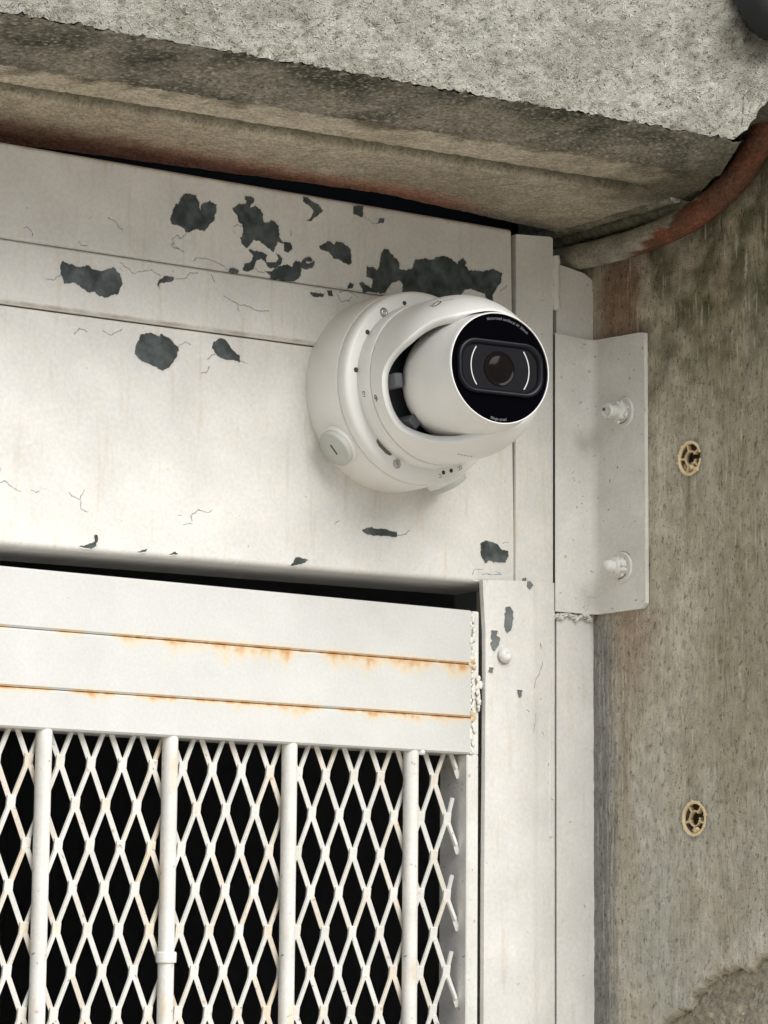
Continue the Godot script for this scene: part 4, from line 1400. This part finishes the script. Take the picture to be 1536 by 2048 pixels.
func wall_plug(label: String, at: Vector3, turn: float, torn: bool) -> void:
	var o := thing("wall_plug", label, "wall plug", at, "wall plugs in the pillar")
	var t := Transform3D(Basis(Vector3(0, 0, 1), Vector3(0, 1, 0), Vector3(-1, 0, 0)), Vector3.ZERO)   # z comes out of the wall
	var wn := noise(401 + int(torn), 0.4, 3)
	var ivory := Color(0.84, 0.68, 0.42)
	var g := Geo.new()
	g.col = ivory
	var rim := [Vector3(0.0113, -0.0016, 0), Vector3(0.0114, 0.0001, 0), Vector3(0.0117, 0.0005, 0), Vector3(0.0135, 0.0004, 0), Vector3(0.0139, 0.0, 0), Vector3(0.0139, -0.001, 0)]
	if torn:
		g.lathe(rim, t, 44, 0.26, TAU - 0.12)
	else:
		g.lathe(rim, t, 44)
	for k in 12:
		var ra := turn * 3.0 + k * 0.52 + 0.2 * wn.get_noise_1d(k * 7.0)
		if not torn or (ra > 0.5 and ra < 5.9):
			g.lump(Vector3(cos(ra) * 0.0130, sin(ra) * 0.0130, 0.0002), Vector3(0.0016, 0.0011, 0.0005), wn, 1.2, 6, t)
	part("collar", g, M.plug, o)
	g = Geo.new()
	g.col = ivory * 0.92
	var hub := 0.0058
	for k in 5:
		var a := turn + TAU * k / 5.0
		var d := Vector2(cos(a), sin(a))
		g.box(Vector3.ZERO, Vector3(0.0076, 0.0014, 0.004), 0.0003, t * Transform3D(Basis(Vector3.BACK, a), Vector3(d.x, d.y, 0) * 0.0088 + Vector3(0, 0, -0.0022)))
	part("spokes", g, M.plug, o)
	g = Geo.new()
	g.col = ivory * 0.95
	for k in 22:
		var a := turn + TAU * k / 26.0 + 0.3
		g.lump(Vector3(cos(a) * hub * (1.0 + 0.12 * wn.get_noise_1d(k * 4.0)), sin(a) * hub, -0.0022), Vector3(0.0008, 0.0008, 0.0024), wn, 0.3, 6, t)
	if torn:
		for q in [[0.0065, -0.0095, 0.0024], [0.0096, -0.0104, 0.0015], [0.0030, -0.0078, 0.0022]]:
			g.lump(Vector3(q[0], q[1], 0.0), Vector3(q[2], q[2] * 0.7, 0.0018), wn, 0.8, 7, t)
	else:
		for q in [[0.0020, -0.0092, 0.0020], [0.0040, -0.0084, 0.0015]]:
			g.lump(Vector3(q[0], q[1], 0.0), Vector3(q[2], q[2], 0.0018), wn, 0.7, 7, t)
	g.col = Color(0.50, 0.37, 0.24)
	if torn:
		for q in [[-0.002, -0.0088, 0.0040], [0.0035, -0.0082, 0.0030], [-0.0068, -0.0060, 0.0026], [0.0006, -0.0052, 0.0026]]:
			g.lump(Vector3(q[0], q[1], -0.0026), Vector3(q[2], q[2] * 0.8, 0.0016), wn, 0.9, 8, t)
	else:
		g.lump(Vector3(-0.0015, -0.0092, -0.0034), Vector3(0.0040, 0.0022, 0.0014), wn, 0.9, 8, t)
	part("hub", g, M.plug, o)
	g = Geo.new()
	g.col = Color(0.10, 0.078, 0.026)
	g.lathe([Vector3(0.0121, -0.0052, 0), Vector3(0.0, -0.0056, 0)], t, 24)
	part("floor", g, M.plug, o)
	g = Geo.new()
	g.col = Color(0.02, 0.012, 0.006)
	g.lathe([Vector3(0.0050, -0.0047, 0), Vector3(0.0, -0.0048, 0)], t, 20)
	part("screw_hole", g, M.plug, o)

func pipe() -> void:
	var o := thing("rusty_pipe", "rusty red and grey steel pipe bending up out of the corner under the canopy", "pipe")
	var way := [Vector3(0.2005, 2.2845, -0.06), Vector3(0.2005, 2.2825, -0.016), Vector3(0.2005, 2.2805, 0.053), Vector3(0.2005, 2.2850, 0.113), Vector3(0.2005, 2.2946, 0.153), Vector3(0.2005, 2.3086, 0.182), Vector3(0.2005, 2.3267, 0.204), Vector3(0.2005, 2.3467, 0.221), Vector3(0.2005, 2.3720, 0.236)]
	var pts := PackedVector3Array()
	for i in way.size() - 1:
		for k in 8:
			pts.append(way[i].cubic_interpolate(way[i + 1], way[maxi(i - 1, 0)], way[mini(i + 2, way.size() - 1)], k / 8.0))
	pts.append(way[-1])
	var wn := noise(501, 40.0, 4)
	var sm := noise(502, 180.0, 3)
	var g := Geo.new()
	g.tube(pts, func(i, a): return 0.0107 + 0.0003 * sm.get_noise_2d(i * 0.02, a * 0.05), 40, func(p: Vector3, a: float) -> Color:
		var edge := 0.122 + 0.034 * sin(a) + 0.07 * wn.get_noise_3dv(p * 0.9) + 0.018 * sm.get_noise_3dv(p) + (p.y - 2.2835) * 2.2 - maxf(0.0, p.z - 0.09) * 0.55
		var red := smoothstep(-0.002, 0.002, p.z - edge)
		var grey := Color(0.38, 0.365, 0.31) * (1.0 + 0.5 * wn.get_noise_3dv(p) + 0.25 * sm.get_noise_3dv(p))
		var rust := Color(0.27, 0.11, 0.07).lerp(Color(0.15, 0.085, 0.06), clampf(0.5 + wn.get_noise_3dv(p * 0.7 + Vector3.ONE), 0, 1)) * (1.0 + 0.4 * sm.get_noise_3dv(p * 1.3))
		var cc := grey.lerp(rust, red)
		cc.a = 1.0
		return cc)
	part("tube", g, M.rust, o)
	# two runs of mortar filling the corner over the pipe
	var f := thing("mortar_fillet", "dark rough mortar ridges filling the corner above the rusty pipe", "mortar")
	for k in 2:
		g = Geo.new()
		pts = PackedVector3Array()
		for i in 60:
			var z := -0.07 + 0.19 * i / 59.0
			pts.append(Vector3(0.2075 - k * 0.0125 + 0.0012 * wn.get_noise_2d(z, k), 2.3035 + k * 0.003 + 0.001 * wn.get_noise_2d(z, k + 5.0), z))
		g.tube(pts, func(i, a): return (0.0075 if k == 0 else 0.0055) * (1.0 + 0.2 * sm.get_noise_2d(i * 0.004, a * 0.01)), 16, func(p: Vector3, a: float) -> Color:
			var cc := Color(0.28, 0.27, 0.21) * (1.0 + 0.6 * wn.get_noise_3dv(p * 2.0))
			cc.a = 1.0
			return cc)
		part("ridge", g, M.concrete, f)

func fixture() -> void:
	var o := thing("round_lamp_housing", "dark grey round housing on the canopy face, cut off by the corner of the picture", "lamp housing", Vector3(0.1405, 2.4215, 0.282))
	var g := Geo.new()
	g.lathe([Vector3(0.0405, 0.0, 0), Vector3(0.0400, 0.016, 0), Vector3(0.0372, 0.0225, 0), Vector3(0.033, 0.0245, 0), Vector3(0.0, 0.0260, 0)], Transform3D(Basis(Vector3.UP, 0.13), Vector3.ZERO), 48)
	part("housing", g, M.fixture, o)

func setting() -> void:
	var g := Geo.new()
	g.box(Vector3(0, -0.05, 0), Vector3(80, 0.1, 80), 0.001)
	var o := part("ground", g, M.ground, self)
	o.set_meta("kind", "structure")
	# plain wall added out of view at the left, to cut sky light
	var wall := thing("added_side_wall", "plain tan wall added out of view to block light from the left", "wall")
	g = Geo.new()
	g.col = Color(0.74, 0.63, 0.47)
	g.span(Vector3(-2.4, 0.0, -0.1), Vector3(-2.05, 2.8, 5.0), 0.01)
	part("plaster", g, M.concrete, wall)
	# dark room behind the gate
	g = Geo.new()
	var x0 := -1.6
	var x1 := 1.4
	g.span(Vector3(x0, 0.0, -3.2), Vector3(x1, 2.75, -3.1), 0.001)
	g.span(Vector3(x0 - 0.1, 0.0, -3.2), Vector3(x0, 2.75, -0.09), 0.001)
	g.span(Vector3(x1, 0.0, -3.2), Vector3(x1 + 0.1, 2.75, -0.11), 0.001)
	g.span(Vector3(x0, 2.55, -3.1), Vector3(x1, 2.75, -0.31), 0.001)
	g.span(Vector3(x0, 0.001, -3.1), Vector3(x1, 0.01, -0.09), 0.001)
	g.span(Vector3(x0, 0.0, -0.12), Vector3(-0.861, 2.6, -0.02), 0.001)
	g.span(Vector3(0.2235, 0.0, -0.2), Vector3(x1, 2.7, -0.101), 0.001)
	g.span(Vector3(-0.86, 2.523, -0.32), Vector3(x1, 2.6, -0.10), 0.001)
	o = part("interior_walls", g, M.dark, self)
	o.set_meta("kind", "structure")
	g = Geo.new()
	g.span(Vector3(x0, 2.2950, -0.125), Vector3(0.2235, 2.6, -0.105), 0.001)
	o = part("interior_lintel", g, M.lintel, self)
	o.set_meta("kind", "structure")

func _ready() -> void:
	var cam := Camera3D.new()
	cam.name = "camera"
	cam.transform = Transform3D(Basis(Vector3(0.80454, 0.00856, 0.59384), Vector3(-0.09494, 0.98889, 0.11437), Vector3(-0.58626, -0.14840, 0.79641)).orthonormalized(), Vector3(-1.30331, 1.72010, 1.77049))
	cam.fov = 20.0929
	cam.near = 0.05
	cam.far = 200.0
	add_child(cam)
	var env := Environment.new()
	env.background_mode = Environment.BG_SKY
	var sky := ProceduralSkyMaterial.new()
	sky.sky_top_color = Color(0.67, 0.78, 0.95)
	sky.sky_horizon_color = Color(0.81, 0.87, 0.94)
	sky.sky_curve = 0.2
	sky.ground_bottom_color = Color(0.35, 0.34, 0.31)
	sky.ground_horizon_color = Color(0.6, 0.6, 0.58)
	env.sky = Sky.new()
	env.sky.sky_material = sky
	env.tonemap_mode = Environment.TONE_MAPPER_LINEAR
	env.tonemap_exposure = 2.48
	env.background_energy_multiplier = 0.70
	env.sdfgi_enabled = true
	env.ssao_enabled = true
	env.ssil_enabled = true
	var we := WorldEnvironment.new()
	we.name = "world"
	we.environment = env
	add_child(we)
	var sun := DirectionalLight3D.new()
	sun.name = "sun"
	sun.light_energy = 0.46
	sun.light_angular_distance = 40.0
	sun.light_color = Color(1.0, 0.99, 0.975)
	sun.shadow_enabled = true
	add_child(sun)
	sun.look_at_from_position(Vector3(0.08, 0.60, 0.80), Vector3.ZERO)
	make_materials()
	setting()
	canopy()
	pillar()
	frame()
	gate()
	pipe()
	fixture()
	security_camera()
	wall_plug("torn ivory plastic wall plug in the pillar, level with the upper bolt", Vector3(0.2133, 2.1000, 0.1135), 0.6, true)
	wall_plug("intact ivory plastic wall plug low in the pillar, well below the bracket", Vector3(0.2133, 1.8188, 0.1157), 0.9, false)
